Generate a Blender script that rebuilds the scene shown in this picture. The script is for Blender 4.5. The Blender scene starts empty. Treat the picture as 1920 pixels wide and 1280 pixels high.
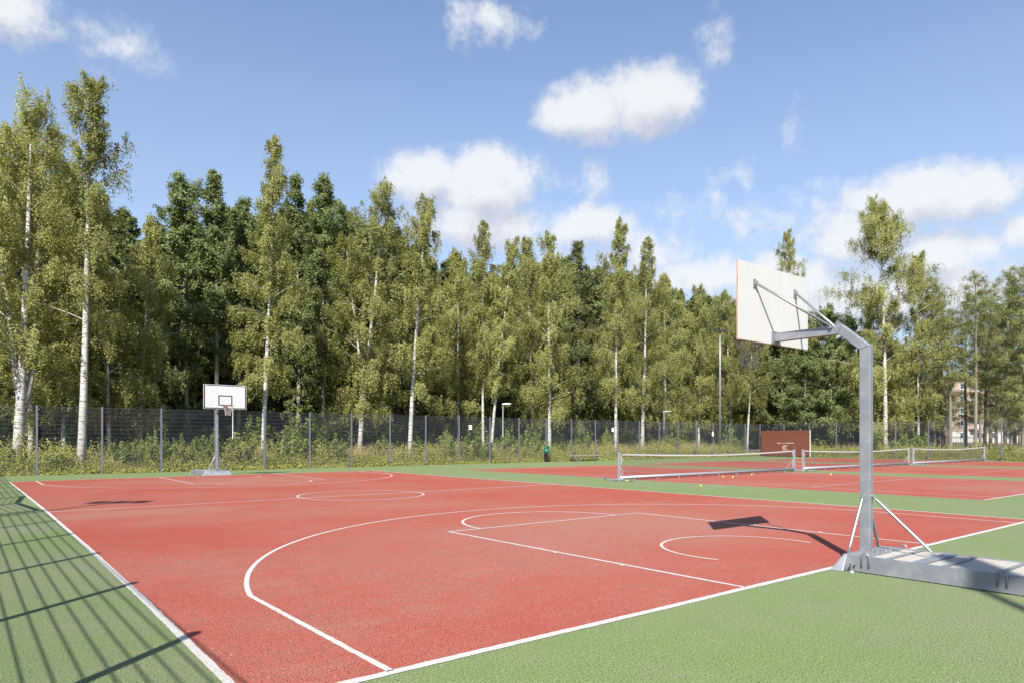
import bpy, math, random
import numpy as np
from mathutils import Vector, Matrix

# ---------------------------------------------------------------- camera, sky, sun, exposure
scn = bpy.context.scene
C = scn.collection
CX, CY, CH, YAW, FPX, HOR = -9.052, -4.157, 1.5894, 0.6761, 1292.165, 823.75
cam_d = bpy.data.cameras.new('camera'); cam = bpy.data.objects.new('camera', cam_d); C.objects.link(cam)
cam_d.sensor_width = 36; cam_d.lens = FPX/1920*36; cam_d.shift_y = (HOR-640)/1920
cam_d.clip_start = 0.05; cam_d.clip_end = 3000
cam.location = (CX, CY, CH); cam.rotation_euler = (math.radians(90), 0, -YAW)
scn.camera = cam

SK = (0.81, 0.69)                                  # ground shadow offset per metre of height
SUN_EL = math.atan(1/math.hypot(*SK)); SUN_AZ = math.atan2(-SK[0], -SK[1])   # azimuth from +Y towards +X
scn.view_settings.view_transform = 'Standard'; scn.view_settings.look = 'None'
scn.view_settings.exposure = 0.96; scn.view_settings.gamma = 1.0
scn.cycles.max_bounces = 5; scn.cycles.diffuse_bounces = 3; scn.cycles.glossy_bounces = 3; scn.cycles.transmission_bounces = 3
SKY_STRENGTH = 0.0985
sd = bpy.data.lights.new('sun', 'SUN'); sd.energy = 5.0; sd.angle = math.radians(0.53); sd.color = (1.0, 0.955, 0.885)
sun = bpy.data.objects.new('sun', sd); C.objects.link(sun)
sun.rotation_euler = Vector((SK[0], SK[1], -1)).to_track_quat('-Z', 'Y').to_euler()
sun.location = (-40, -40, 60)

class NT:                                          # small helper to write node trees
    def __init__(s, tree): s.t = tree
    def n(s, typ, **kw):
        nd = s.t.nodes.new(typ)
        for k, v in kw.items():
            if k == 'inp':
                for kk, vv in v.items():
                    if hasattr(vv, 'is_output'): s.t.links.new(vv, nd.inputs[kk])
                    else: nd.inputs[kk].default_value = vv
            else: setattr(nd, k, v)
        return nd
    def m(s, op, a, b=None, c=None, clamp=False):
        nd = s.t.nodes.new('ShaderNodeMath'); nd.operation = op; nd.use_clamp = clamp
        for i, v in enumerate((a, b, c)):
            if v is None: continue
            if hasattr(v, 'is_output'): s.t.links.new(v, nd.inputs[i])
            else: nd.inputs[i].default_value = v
        return nd.outputs[0]
    def v(s, op, a, b=None):
        nd = s.t.nodes.new('ShaderNodeVectorMath'); nd.operation = op
        for i, x in enumerate((a, b)):
            if x is None: continue
            if hasattr(x, 'is_output'): s.t.links.new(x, nd.inputs[i])
            else: nd.inputs[i].default_value = x
        return nd.outputs['Value'] if op in ('LENGTH', 'DOT_PRODUCT', 'DISTANCE') else nd.outputs['Vector']
    def ramp(s, val, lo, hi, a=0.0, b=1.0, smooth=False):
        nd = s.t.nodes.new('ShaderNodeMapRange'); nd.interpolation_type = 'SMOOTHSTEP' if smooth else 'LINEAR'
        s.t.links.new(val, nd.inputs['Value'])
        for k, x in (('From Min', lo), ('From Max', hi), ('To Min', a), ('To Max', b)): nd.inputs[k].default_value = x
        return nd.outputs['Result']
    def mix(s, f, a, b, blend='MIX'):
        nd = s.t.nodes.new('ShaderNodeMix'); nd.data_type = 'RGBA'; nd.blend_type = blend
        for i, x in ((0, f), (6, a), (7, b)):
            if hasattr(x, 'is_output'): s.t.links.new(x, nd.inputs[i])
            elif i: nd.inputs[i].default_value = (*x, 1) if len(x) == 3 else x
            else: nd.inputs[i].default_value = x
        return nd.outputs[2]
    def noise(s, vec, scale, detail=3, rough=0.55, dim='3D', dist=0.0):
        nd = s.n('ShaderNodeTexNoise', noise_dimensions=dim, inp={'Scale': scale, 'Detail': detail, 'Roughness': rough, 'Distortion': dist})
        if vec is not None: s.t.links.new(vec, nd.inputs['Vector'])
        return nd.outputs['Fac']

def build_world():
    w = bpy.data.worlds.new('World'); scn.world = w; w.use_nodes = True
    w.cycles.sampling_method = 'MANUAL'; w.cycles.sample_map_resolution = 256
    t = w.node_tree; t.nodes.clear(); q = NT(t)
    sky = q.n('ShaderNodeTexSky', sky_type='NISHITA', sun_disc=False, sun_elevation=SUN_EL,
              sun_rotation=SUN_AZ % (2*math.pi), altitude=50, air_density=1.0, dust_density=.35, ozone_density=2.2)
    # cloud field as a node group: azimuth/elevation (degrees) + direction -> density
    g = bpy.data.node_groups.new('cloud_field', 'ShaderNodeTree')
    g.interface.new_socket('Dir', in_out='INPUT', socket_type='NodeSocketVector')
    g.interface.new_socket('F', in_out='OUTPUT', socket_type='NodeSocketFloat')
    gq = NT(g); gi = g.nodes.new('NodeGroupInput'); go = g.nodes.new('NodeGroupOutput')
    d = gi.outputs['Dir']
    sep = gq.n('ShaderNodeSeparateXYZ', inp={0: d})
    az = gq.m('MULTIPLY', gq.m('ARCTAN2', sep.outputs[0], sep.outputs[1]), 57.2958)
    el = gq.m('MULTIPLY', gq.m('ARCSINE', sep.outputs[2]), 57.2958)
    n1 = gq.noise(d, 12.0, 5, 0.6); n2 = gq.noise(d, 40.0, 6, 0.66)
    wob = gq.m('ADD', gq.m('MULTIPLY', gq.m('SUBTRACT', n1, 0.5), 1.9), gq.m('MULTIPLY', gq.m('SUBTRACT', n2, 0.5), 1.25))
    p = gq.n('ShaderNodeCombineXYZ', inp={0: az, 1: el}).outputs[0]
    blobs = [(2.3, 26.6, 3.0, 1.8, .75), (8.8, 25.9, 2.8, 1.9, .42), (37.6, 31.2, 3.0, 1.6, .62), (34.6, 31.3, 1.8, 1.7, .5),
             (45.0, 25.2, 3.2, 1.9, 1.1), (49.8, 25.9, 3.3, 2.1, 1.1), (31.4, 20.6, 3.4, 1.7, .9), (36.6, 20.0, 3.8, 2.4, 1.05),
             (36.0, 17.3, 6.0, 1.9, .85), (41.2, 21.0, 2.3, 1.5, .46), (45.4, 20.4, 1.6, 2.0, .45), (44.9, 17.2, 3.4, 1.6, .8),
             (54.9, 29.2, 1.2, 2.0, .25), (60.8, 21.8, 1.3, 1.9, .36), (57.5, 19.3, 2.0, 1.4, .34),
             (68.6, 16.7, 4.0, 2.0, 1.0), (72.4, 16.6, 3.2, 1.7, .95), (65.5, 14.4, 4.2, 2.2, .95), (70.5, 12.9, 4.5, 1.7, .85),
             (75.5, 13.6, 2.2, 1.5, .8), (61.5, 12.2, 6.0, 2.2, .85), (54.5, 12.8, 5.0, 1.8, .75), (52.2, 17.7, 3.2, 1.5, .42), (66, 10.2, 12, 2.4, .9), (49, 14.6, 9, 2.6, .50), (58, 16.5, 6, 3.0, .40)]
    rng = random.Random(5)
    for k in range(20):                            # the same broken cumulus goes on round the rest of the sky
        a = 84 + k*13.4 + rng.uniform(-4, 4)
        a = a if a < 180 else a - 360
        if -12 < a < 0: continue
        e = rng.choice((11, 15, 20, 26, 34, 46)) + rng.uniform(-2, 2); s = rng.uniform(.7, 1.3)
        blobs.append((a, e, 5.5*s, 2.7*s, rng.uniform(.35, 1.05)))
    tot = None
    for a, e, wa, we, amp in blobs:
        dv = gq.v('MULTIPLY', gq.v('SUBTRACT', p, (a, e, 0)), (1/wa, 1/we, 0))
        f = gq.m('MULTIPLY', gq.m('SUBTRACT', 1.0, gq.m('MULTIPLY', gq.v('LENGTH', dv), 0.62)), amp)
        tot = f if tot is None else gq.m('MAXIMUM', tot, f)
    tot = gq.m('MAXIMUM', tot, -0.35)
    g.links.new(gq.m('ADD', tot, gq.m('MULTIPLY', wob, gq.ramp(tot, -0.3, 0.3, 0.22, 0.58))), go.inputs['F'])
    tc = q.n('ShaderNodeTexCoord'); dv = q.v('NORMALIZE', tc.outputs['Generated'])
    g1 = t.nodes.new('ShaderNodeGroup'); g1.node_tree = g; t.links.new(dv, g1.inputs[0])
    g2 = t.nodes.new('ShaderNodeGroup'); g2.node_tree = g
    t.links.new(q.v('NORMALIZE', q.v('ADD', dv, (-0.012, -0.004, 0.030))), g2.inputs[0])
    F, F2 = g1.outputs[0], g2.outputs[0]
    dens = q.ramp(F, 0.08, 0.62, 0, 1, smooth=True)
    lit = q.ramp(q.m('SUBTRACT', F, F2), -0.55, 0.35, 0, 1, smooth=True)
    body = q.mix(lit, (3.2, 3.35, 3.85), (4.85, 4.9, 5.0))
    base = q.mix(1.0, sky.outputs[0], (.92, .965, 1.05), 'MULTIPLY')
    z = q.n('ShaderNodeSeparateXYZ', inp={0: dv}).outputs[2]
    haze = q.ramp(z, 0.0, 0.52, 0.66, 0.12)                         # thin high haze paling the low sky
    base = q.mix(haze, base, (3.45, 3.9, 4.6))
    col = q.mix(q.m('MULTIPLY', dens, 0.91), base, body)
    bg = q.n('ShaderNodeBackground', inp={'Color': col, 'Strength': SKY_STRENGTH})
    out = q.n('ShaderNodeOutputWorld'); t.links.new(bg.outputs[0], out.inputs[0])
build_world()

# ---------------------------------------------------------------- pixel helpers (photo pixel -> direction)
SY, CYW = math.sin(YAW), math.cos(YAW)
def ray(x, y):
    a = (x-960)/FPX; return (SY+a*CYW, CYW-a*SY, (HOR-y)/FPX)
def ony(x, y, Y):
    d = ray(x, y); t = (Y-CY)/d[1]; return Vector((CX+t*d[0], Y, CH+t*d[2]))
def onx(x, y, X):
    d = ray(x, y); t = (X-CX)/d[0]; return Vector((X, CY+t*d[1], CH+t*d[2]))
def depth(p): return (p[0]-CX)*SY+(p[1]-CY)*CYW
RIGHT = Vector((CYW, -SY, 0))

# ---------------------------------------------------------------- materials
def mat(name):
    m = bpy.data.materials.new(name); m.use_nodes = True; t = m.node_tree; t.nodes.clear(); return m, NT(t)
def finish(q, bsdf, disp=None):
    o = q.n('ShaderNodeOutputMaterial'); q.t.links.new(bsdf, o.inputs['Surface'])
def principled(q, **inp):
    return q.n('ShaderNodeBsdfPrincipled', inp=inp)
def bump(q, h, strength=.3, dist=.01):
    return q.n('ShaderNodeBump', inp={'Height': h, 'Strength': strength, 'Distance': dist}).outputs[0]
def coords(q): return q.n('ShaderNodeTexCoord').outputs['Object']
def geo(q): return q.n('ShaderNodeNewGeometry').outputs['Position']

def mat_plain(name, col, rough=.6, metal=0., var=.12, scale=6., spec=.5):
    m, q = mat(name); c = coords(q)
    n = q.noise(c, scale, 4, .6)
    col2 = tuple(x*(1-2.2*var) for x in col); col1 = tuple(min(1, x*(1+var)) for x in col)
    b = principled(q, **{'Base Color': q.mix(q.ramp(n, .3, .7), col2, col1), 'Roughness': rough, 'Metallic': metal, 'Specular IOR Level': spec})
    finish(q, b.outputs[0]); return m

def mat_court(name, base, worn, dark, ridges=False, patches=()):
    """granular painted rubber/asphalt: base paint, greyed worn areas, dark pits and pale chips"""
    m, q = mat(name); p = geo(q)
    big = q.noise(p, .16, 5, .65); mid = q.noise(p, 1.3, 4, .6); streak = q.noise(q.v('MULTIPLY', p, (1.1, 3.6, 1)), .9, 4, .6)
    wear = q.m('ADD', q.ramp(big, .40, .70), q.m('MULTIPLY', q.ramp(streak, .5, .8), .5))
    sep = q.n('ShaderNodeSeparateXYZ', inp={0: p})
    for (x, y, rx, ry, a) in patches:               # real stains: where players stand and turn
        dvec = q.v('MULTIPLY', q.v('SUBTRACT', p, (x, y, 0)), (1/rx, 1/ry, 0))
        f = q.m('ADD', q.v('LENGTH', dvec), q.m('MULTIPLY', q.m('SUBTRACT', mid, .5), 1.5))
        wear = q.m('ADD', wear, q.m('MULTIPLY', q.ramp(f, .2, 1.25, a, 0.0, smooth=True), 1.0))
    wear = q.m('MULTIPLY', wear, q.ramp(mid, .25, .7, .55, 1.0), clamp=True)
    col = q.mix(q.m('MULTIPLY', wear, .92), base, worn)
    col = q.mix(q.ramp(q.noise(p, 3.0, 5, .65), .35, .75, 0, .22), col, tuple(x*1.25 for x in base))
    col = q.mix(q.ramp(q.noise(q.v('ADD', p, (31, 5, 0)), 1.1, 5, .7), .52, .78, 0, .38), col, tuple(x*.5+.05 for x in base))
    grain = q.noise(p, 70, 3, .75)
    col = q.mix(q.ramp(grain, .38, .54, .95, 0), col, dark)
    col = q.mix(q.ramp(q.noise(p, 64, 2, .6), .56, .72, 0, .55), col, tuple(min(1, x*1.5+.06) for x in base))
    chips = q.noise(q.v('ADD', p, (7.3, 2.1, 0)), 46, 1, .5)
    col = q.mix(q.ramp(chips, .755, .785, 0, .75), col, (.62, .58, .5))
    pits = q.noise(q.v('ADD', p, (1.3, 9.1, 0)), 52, 1, .5)
    col = q.mix(q.ramp(pits, .285, .325, .9, 0), col, tuple(x*.35 for x in dark))
    h = q.m('ADD', grain, q.m('MULTIPLY', q.noise(p, 40, 2, .6), .7))
    if ridges:
        w = q.n('ShaderNodeTexWave', wave_type='BANDS', bands_direction='Y', inp={'Scale': 13., 'Distortion': 1.2, 'Detail': 2, 'Detail Scale': 2., 'Vector': p})
        h = q.m('ADD', h, q.m('MULTIPLY', w.outputs['Fac'], .2))
    sc = q.noise(q.v('ADD', q.v('MULTIPLY', p, (1.2, 7., 1)), (3, 3, 0)), 1.0, 5, .7); sc2 = q.noise(q.v('ADD', q.v('MULTIPLY', p, (6., 1.5, 1)), (9, 1, 0)), 1.0, 5, .7)
    col = q.mix(q.ramp(sc, .60, .72, 0, .38), col, worn); col = q.mix(q.ramp(sc2, .62, .74, 0, .30), col, tuple(x*.62 for x in base))
    b = principled(q, **{'Base Color': col, 'Roughness': .82, 'Specular IOR Level': .28, 'Normal': bump(q, h, .45, .006)})
    if 'Diffuse Roughness' in b.inputs: b.inputs['Diffuse Roughness'].default_value = .7
    finish(q, b.outputs[0]); return m

def mat_line(name, col=(.48, .465, .435), under=(.24, .12, .10)):
    m, q = mat(name); p = geo(q)
    n = q.noise(p, 75, 3, .75); w = q.noise(p, 1.6, 4, .6)
    f = q.m('MULTIPLY', q.ramp(n, .36, .50, 1, 0), q.ramp(w, .35, .7, .35, 1.))
    cc = q.mix(q.ramp(q.noise(p, 6, 4, .6), .3, .8, 0, .35), col, tuple(x*.8 for x in col))
    c = q.mix(f, cc, under)
    b = principled(q, **{'Base Color': c, 'Roughness': .75, 'Normal': bump(q, q.noise(p, 95, 2, .7), .6, .005)})
    finish(q, b.outputs[0]); return m

def mat_steel(name, base=(.235, .248, .268), metal=.45, rough=.52, stain=.35):
    """hot-dip galvanised steel: spangle, pale oxide bloom, a little grime"""
    m, q = mat(name); c = coords(q)
    v = q.n('ShaderNodeTexVoronoi', inp={'Scale': 45., 'Vector': c})
    sp = q.ramp(q.n('ShaderNodeSeparateColor', inp={0: v.outputs['Color']}).outputs[0], 0, 1, .95, 1.05)
    n = q.noise(c, 5, 5, .65); n2 = q.noise(q.v('MULTIPLY', c, (1, 1, .25)), 9, 4, .6)
    col = q.mix(q.ramp(n, .42, .75, 0, .5), base, (.37, .38, .39))
    col = q.mix(q.ramp(n2, .55, .8, 0, stain), col, (.185, .195, .215))
    col = q.mix(1.0, col, q.n('ShaderNodeCombineXYZ', inp={0: sp, 1: sp, 2: sp}).outputs[0], 'MULTIPLY')
    b = principled(q, **{'Base Color': col, 'Metallic': metal, 'Roughness': q.ramp(n, .3, .7, rough-.08, rough+.14)})
    finish(q, b.outputs[0]); return m

def mat_leaf(name, lit, dark, warm, trans=.32, warm_amt=.25):
    m, q = mat(name)
    a = q.n('ShaderNodeAttribute', attribute_name='tint').outputs['Fac']
    oi = q.n('ShaderNodeObjectInfo').outputs['Random']
    col = q.mix(a, dark, lit)
    n = q.noise(geo(q), .9, 3, .6)
    col = q.mix(q.m('MULTIPLY', q.ramp(n, .45, .8), warm_amt), col, warm)
    col = q.mix(1.0, col, q.n('ShaderNodeHueSaturation', inp={'Hue': .5, 'Saturation': 1.0, 'Value': q.ramp(oi, 0, 1, .84, 1.14), 'Color': (1, 1, 1, 1)}).outputs[0], 'MULTIPLY')
    d = principled(q, **{'Base Color': col, 'Roughness': .5, 'Specular IOR Level': .28})
    tr = q.n('ShaderNodeBsdfTranslucent', inp={'Color': q.mix(.5, col, (lit[0]*1.25, lit[1]*1.25, lit[2]*.6))})
    mx = q.n('ShaderNodeMixShader', inp={0: trans, 1: d.outputs[0], 2: tr.outputs[0]})
    finish(q, mx.outputs[0]); return m

def mat_birch_bark():
    m, q = mat('birch_bark'); p = geo(q)
    st = q.noise(q.v('MULTIPLY', p, (2.2, 2.2, 11)), 1.0, 4, .65)
    fine = q.noise(q.v('MULTIPLY', p, (5, 5, 34)), 1.0, 3, .6); blot = q.noise(p, 2.2, 4, .6)
    c = q.mix(q.ramp(blot, .35, .7), (.42, .40, .37), (.53, .505, .47))
    c = q.mix(q.ramp(st, .545, .62, 0, .9), c, (.055, .045, .04))
    c = q.mix(q.ramp(fine, .56, .64, 0, .75), c, (.11, .095, .085))
    b = principled(q, **{'Base Color': c, 'Roughness': .75, 'Normal': bump(q, st, .4, .02)})
    finish(q, b.outputs[0]); return m
def mat_bark(name, a, b_):
    m, q = mat(name); p = geo(q)
    st = q.noise(q.v('MULTIPLY', p, (14, 14, 2.2)), 1.0, 4, .65)
    c = q.mix(q.ramp(st, .3, .7), a, b_)
    b = principled(q, **{'Base Color': c, 'Roughness': .85, 'Normal': bump(q, st, .7, .03)})
    finish(q, b.outputs[0]); return m
def mat_ground():
    m, q = mat('rough_grass_ground'); p = geo(q)
    n = q.noise(p, .8, 5, .65); f = q.noise(p, 14, 4, .7)
    c = q.mix(q.ramp(n, .35, .65), (.055, .062, .022), (.10, .085, .042))
    c = q.mix(q.ramp(f, .4, .7, 0, .6), c, (.14, .12, .065))
    b = principled(q, **{'Base Color': c, 'Roughness': .95, 'Normal': bump(q, f, .8, .05)})
    finish(q, b.outputs[0]); return m
def mat_brick():
    m, q = mat('brick_facade'); c = coords(q)
    br = q.n('ShaderNodeTexBrick', inp={'Vector': q.v('ADD', q.v('MULTIPLY', c, (1, 1, 1)), (0, 0, 0)), 'Scale': 1.0, 'Brick Width': .29, 'Row Height': .085, 'Mortar Size': .008,
            'Color1': (.27, .18, .135, 1), 'Color2': (.34, .245, .195, 1), 'Mortar': (.46, .42, .37, 1)})
    sw = q.n('ShaderNodeSeparateXYZ', inp={0: c}); q.t.links.new(q.n('ShaderNodeCombineXYZ', inp={0: q.m('ADD', sw.outputs[0], sw.outputs[1]), 1: sw.outputs[2]}).outputs[0], br.inputs['Vector'])
    n = q.noise(c, .9, 4, .6)
    b = principled(q, **{'Base Color': q.mix(q.ramp(n, .3, .7, 0, .3), br.outputs['Color'], (.37, .29, .235)), 'Roughness': .85})
    finish(q, b.outputs[0]); return m
def mat_glass():
    m, q = mat('window_glass'); b = principled(q, **{'Base Color': (.045, .055, .065, 1), 'Roughness': .08, 'Specular IOR Level': .9}); finish(q, b.outputs[0]); return m
def mat_slab():
    m, q = mat('concrete_paver'); c = coords(q)
    n = q.noise(c, 7, 5, .65); g = q.noise(c, 140, 2, .6)
    col = q.mix(q.ramp(n, .3, .75), (.34, .31, .272), (.41, .38, .34)); col = q.mix(q.ramp(g, .32, .45, .45, 0), col, (.30, .27, .24))
    b = principled(q, **{'Base Color': col, 'Roughness': .9, 'Normal': bump(q, g, .4, .003)}); finish(q, b.outputs[0]); return m
def mat_ply_white():
    m, q = mat('white_painted_plywood'); c = coords(q)
    gr = q.noise(q.v('MULTIPLY', c, (26, 26, 1.6)), 1.0, 4, .65); n = q.noise(c, 2.5, 4, .6)
    col = q.mix(q.ramp(gr, .35, .75, 0, .4), (.52, .50, .47), (.475, .455, .42)); col = q.mix(q.ramp(n, .5, .8, 0, .35), col, (.45, .43, .395))
    b = principled(q, **{'Base Color': col, 'Roughness': .6, 'Normal': bump(q, gr, .25, .003)}); finish(q, b.outputs[0]); return m
def mat_wallboard():
    m, q = mat('brown_film_plywood'); c = coords(q)
    n = q.noise(c, 1.1, 4, .6); f = q.noise(c, 7, 2, .5)
    col = q.mix(q.ramp(n, .3, .7), (.118, .039, .025), (.145, .05, .032)); col = q.mix(q.ramp(f, .735, .76, 0, .7), col, (.45, .33, .28))
    b = principled(q, **{'Base Color': col, 'Roughness': .5}); finish(q, b.outputs[0]); return m

RED, GREEN = (.246, .0455, .0275), (.115, .163, .054)
M = {
 'red': mat_court('red_court_paint', RED, (.24, .113, .084), (.07, .018, .014),
        patches=[(-.1, 4.4, 4.8, 3.4, 1.0), (-.1, 23.5, 5.0, 4.0, .6), (-5.9, 12.6, 3.2, 1.0, 1.0), (-3.2, 10.5, 4.5, 1.6, .55), (0, 14, 5, 2.4, .35)]),
 'red_tennis': mat_court('red_tennis_paint', RED, (.24, .109, .081), (.07, .021, .017),
        patches=[(17.4, 3.2, 3.5, 2.2, .8), (31.2, 3.2, 3.5, 2.2, .8), (17.4, 25.2, 3.5, 2.0, .5)]),
 'green': mat_court('green_court_paint', GREEN, (.165, .165, .11), (.028, .038, .017), ridges=True,
        patches=[(-8.7, 10.9, 1.6, 1.1, 1.0), (-8.4, 6.5, 1.4, 1.6, .3)]),
 'line': mat_line('white_line_paint'), 'line_thin': mat_line('pale_line_paint', (.47, .445, .42), (.26, .125, .10)),
 'steel': mat_steel('galvanised_steel'), 'bright': mat_steel('bright_zinc_tube', (.29, .30, .31), .6, .42, .2),
 'slab': mat_slab(), 'ply': mat_ply_white(),
 'ply_edge': mat_plain('plywood_edge', (.40, .27, .19), .8), 'black': mat_plain('black_marking', (.035, .03, .035), .6, var=.3, scale=12),
 'board_white': mat_plain('white_board_face', (.54, .54, .535), .45, var=.03), 'grey_print': mat_plain('grey_print', (.32, .32, .33), .6),
 'rim': mat_plain('rusty_orange_rim', (.30, .13, .09), .55, .3), 'cord': mat_plain('weathered_net_cord', (.46, .40, .37), .8, var=.2, scale=20),
 'cord_pale': mat_plain('pale_net_cord', (.66, .62, .56), .8),
 'fence': mat_plain('anthracite_coated_steel', (.15, .16, .195), .42, .2, .1), 'wire': mat_plain('anthracite_wire', (.085, .09, .112), .5, .2, .08),
 'zinc_dot': mat_plain('zinc_clip', (.5, .5, .52), .45, .5), 'netdark': mat_plain('dark_net_twine', (.05, .045, .05), .8),
 'tape': mat_plain('white_net_tape', (.48, .465, .455), .8, var=.05), 'alu': mat_plain('anodised_aluminium', (.40, .413, .435), .4, .55, .06),
 'rubber': mat_plain('grey_rubber', (.12, .13, .13), .8), 'ball': mat_plain('tennis_ball_felt', (.62, .70, .06), .9, var=.06, scale=60),
 'wall': mat_wallboard(), 'chalk': mat_plain('chalk_mark', (.60, .50, .46), .9, var=.2, scale=14), 'bin_green': mat_plain('bin_green_paint', (.012, .14, .085), .4, .1, .1),
 'dark': mat_plain('black_steel', (.018, .019, .02), .5), 'wood': mat_plain('weathered_plank', (.34, .27, .22), .85, var=.2, scale=9),
 'lamp_white': mat_plain('lamp_housing_white', (.70, .71, .70), .4), 'lamp_pole': mat_plain('lamp_pole_zinc', (.30, .33, .34), .45, .4),
 'sign': mat_plain('white_sign_plate', (.80, .80, .80), .5, var=.02), 'ground': mat_ground(),
 'birch_bark': mat_birch_bark(), 'aspen_bark': mat_bark('aspen_bark', (.20, .18, .135), (.34, .31, .25)),
 'larch_bark': mat_bark('larch_bark', (.12, .095, .075), (.26, .215, .175)), 'twig': mat_bark('twig_bark', (.11, .08, .06), (.20, .15, .115)),
 'birch_leaf': mat_leaf('birch_leaf', (.400, .402, .152), (.158, .176, .054), (.40, .355, .13), .44, .3),
 'aspen_leaf': mat_leaf('aspen_leaf', (0.213, 0.255, 0.099), (0.075, 0.107, 0.032), (0.277, 0.267, 0.089), .36, .3),
 'spruce_leaf': mat_leaf('conifer_needles', (0.153, 0.167, 0.054), (0.045, 0.061, 0.022), (0.198, 0.167, 0.054), .15, .3),
 'larch_leaf': mat_leaf('larch_needles', (0.267, 0.283, 0.099), (0.109, 0.129, 0.045), (0.297, 0.253, 0.089), .3, .25),
 'shrub_leaf': mat_leaf('shrub_leaf', (0.267, 0.322, 0.095), (0.095, 0.139, 0.037), (0.356, 0.327, 0.069), .34, .35),
 'weed_leaf': mat_leaf('weed_leaf', (0.366, 0.382, 0.085), (0.149, 0.174, 0.040), (0.455, 0.356, 0.069), .34, .5),
 'straw': mat_leaf('dry_grass', (0.468, 0.369, 0.198), (0.243, 0.225, 0.081), (0.414, 0.270, 0.126), .28, .4),
 'brown_leaf': mat_leaf('withered_leaf', (.36, .165, .07), (.20, .085, .035), (.36, .2, .09), .25, .2),
 'fallen': mat_leaf('fallen_leaf', (.50, .36, .12), (.30, .20, .08), (.5, .34, .1), .1, .2),
 'brick': mat_brick(), 'glass': mat_glass(), 'frame_white': mat_plain('white_window_frame', (.72, .72, .70), .5, var=.03),
 'concrete': mat_plain('pale_concrete', (.50, .48, .45), .8, var=.06), 'roof': mat_plain('grey_sheet_roof', (.17, .175, .18), .5, var=.1, scale=2),
 'timber': mat_plain('dark_timber_wall', (.11, .07, .05), .8),
}

# ---------------------------------------------------------------- mesh helpers
class MB:
    def __init__(s): s.v = []; s.f = []
    def add(s, vs, fs):
        o = len(s.v); s.v += [tuple(x) for x in vs]; s.f += [tuple(i+o for i in f) for f in fs]; return s
    def box(s, x0, x1, y0, y1, z0, z1):
        return s.add([(x0,y0,z0),(x1,y0,z0),(x1,y1,z0),(x0,y1,z0),(x0,y0,z1),(x1,y0,z1),(x1,y1,z1),(x0,y1,z1)],
                     [(0,3,2,1),(4,5,6,7),(0,1,5,4),(1,2,6,5),(2,3,7,6),(3,0,4,7)])
    def hexa(s, pts): return s.add(pts, [(0,3,2,1),(4,5,6,7),(0,1,5,4),(1,2,6,5),(2,3,7,6),(3,0,4,7)])
    def bar(s, a, b, w, h=None, up=(0,0,1)):
        a, b = Vector(a), Vector(b); h = h or w; d = (b-a).normalized(); u = Vector(up)
        if abs(d.dot(u)) > .98: u = Vector((0,1,0))
        x = d.cross(u).normalized()*(w/2); y = x.cross(d).normalized()*(h/2)
        return s.hexa([a-x-y, a+x-y, a+x+y, a-x+y, b-x-y, b+x-y, b+x+y, b-x+y])
    def tube(s, pts, rad, n=8, cap=True, closed=False):
        pts = [Vector(p) for p in pts]; m = len(pts)
        rad = rad if hasattr(rad, '__len__') else [rad]*m
        o = len(s.v); ref = None
        for i, p in enumerate(pts):
            a = pts[(i-1) % m] if (closed or i) else p; b = pts[(i+1) % m] if (closed or i < m-1) else p
            d = (b-a).normalized() if (b-a).length > 1e-9 else Vector((0,0,1))
            if ref is None:
                ref = d.cross(Vector((0,0,1)));  ref = d.cross(Vector((0,1,0))) if ref.length < .2 else ref
            x = (ref - d*ref.dot(d)).normalized(); ref = x; y = d.cross(x)
            for k in range(n):
                t = 2*math.pi*k/n; s.v.append(tuple(p + (x*math.cos(t)+y*math.sin(t))*rad[i]))
        for i in range(m if closed else m-1):
            j = (i+1) % m
            for k in range(n):
                l = (k+1) % n; s.f.append((o+i*n+k, o+i*n+l, o+j*n+l, o+j*n+k))
        if cap and not closed:
            s.f.append(tuple(o+k for k in reversed(range(n)))); s.f.append(tuple(o+(m-1)*n+k for k in range(n)))
        return s
    def prism(s, poly, axis, a, b):
        """polygon in the two other axes extruded along axis ('x','y','z')"""
        def P(u, v, w): return {'x': (w, u, v), 'y': (u, w, v), 'z': (u, v, w)}[axis]
        n = len(poly); vs = [P(u, v, a) for u, v in poly] + [P(u, v, b) for u, v in poly]
        fs = [tuple(range(n)), tuple(range(2*n-1, n-1, -1))] + [(i, i+n, (i+1) % n+n, (i+1) % n) for i in range(n)]
        return s.add(vs, fs)
    def ring(s, cx, cy, r0, r1, z, a0=0., a1=2*math.pi, n=64):
        o = len(s.v); full = abs(a1-a0-2*math.pi) < 1e-6
        for i in range(n+1):
            t = a0+(a1-a0)*i/n
            s.v.append((cx+r0*math.cos(t), cy+r0*math.sin(t), z)); s.v.append((cx+r1*math.cos(t), cy+r1*math.sin(t), z))
        for i in range(n): s.f.append((o+2*i, o+2*i+1, o+2*i+3, o+2*i+2))
        return s
    def sheet(s, x0, x1, y0, y1, z): return s.add([(x0,y0,z),(x1,y0,z),(x1,y1,z),(x0,y1,z)], [(0,1,2,3)])
    def mesh(s, name, m, smooth=False):
        me = bpy.data.meshes.new(name); me.from_pydata(s.v, [], s.f); me.materials.append(m); fix_normals(me)
        if smooth: me.shade_smooth()
        return me
    def build(s, name, m, parent=None, smooth=False, bevel=0):
        o = bpy.data.objects.new(name, s.mesh(name, m, smooth)); C.objects.link(o); o.parent = parent
        if bevel:
            bv = o.modifiers.new('bevel', 'BEVEL'); bv.width = bevel; bv.segments = 2; bv.limit_method = 'ANGLE'
        return o
def fix_normals(me):
    import bmesh
    bm = bmesh.new(); bm.from_mesh(me); bmesh.ops.recalc_face_normals(bm, faces=bm.faces); bm.to_mesh(me); bm.free()
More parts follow.
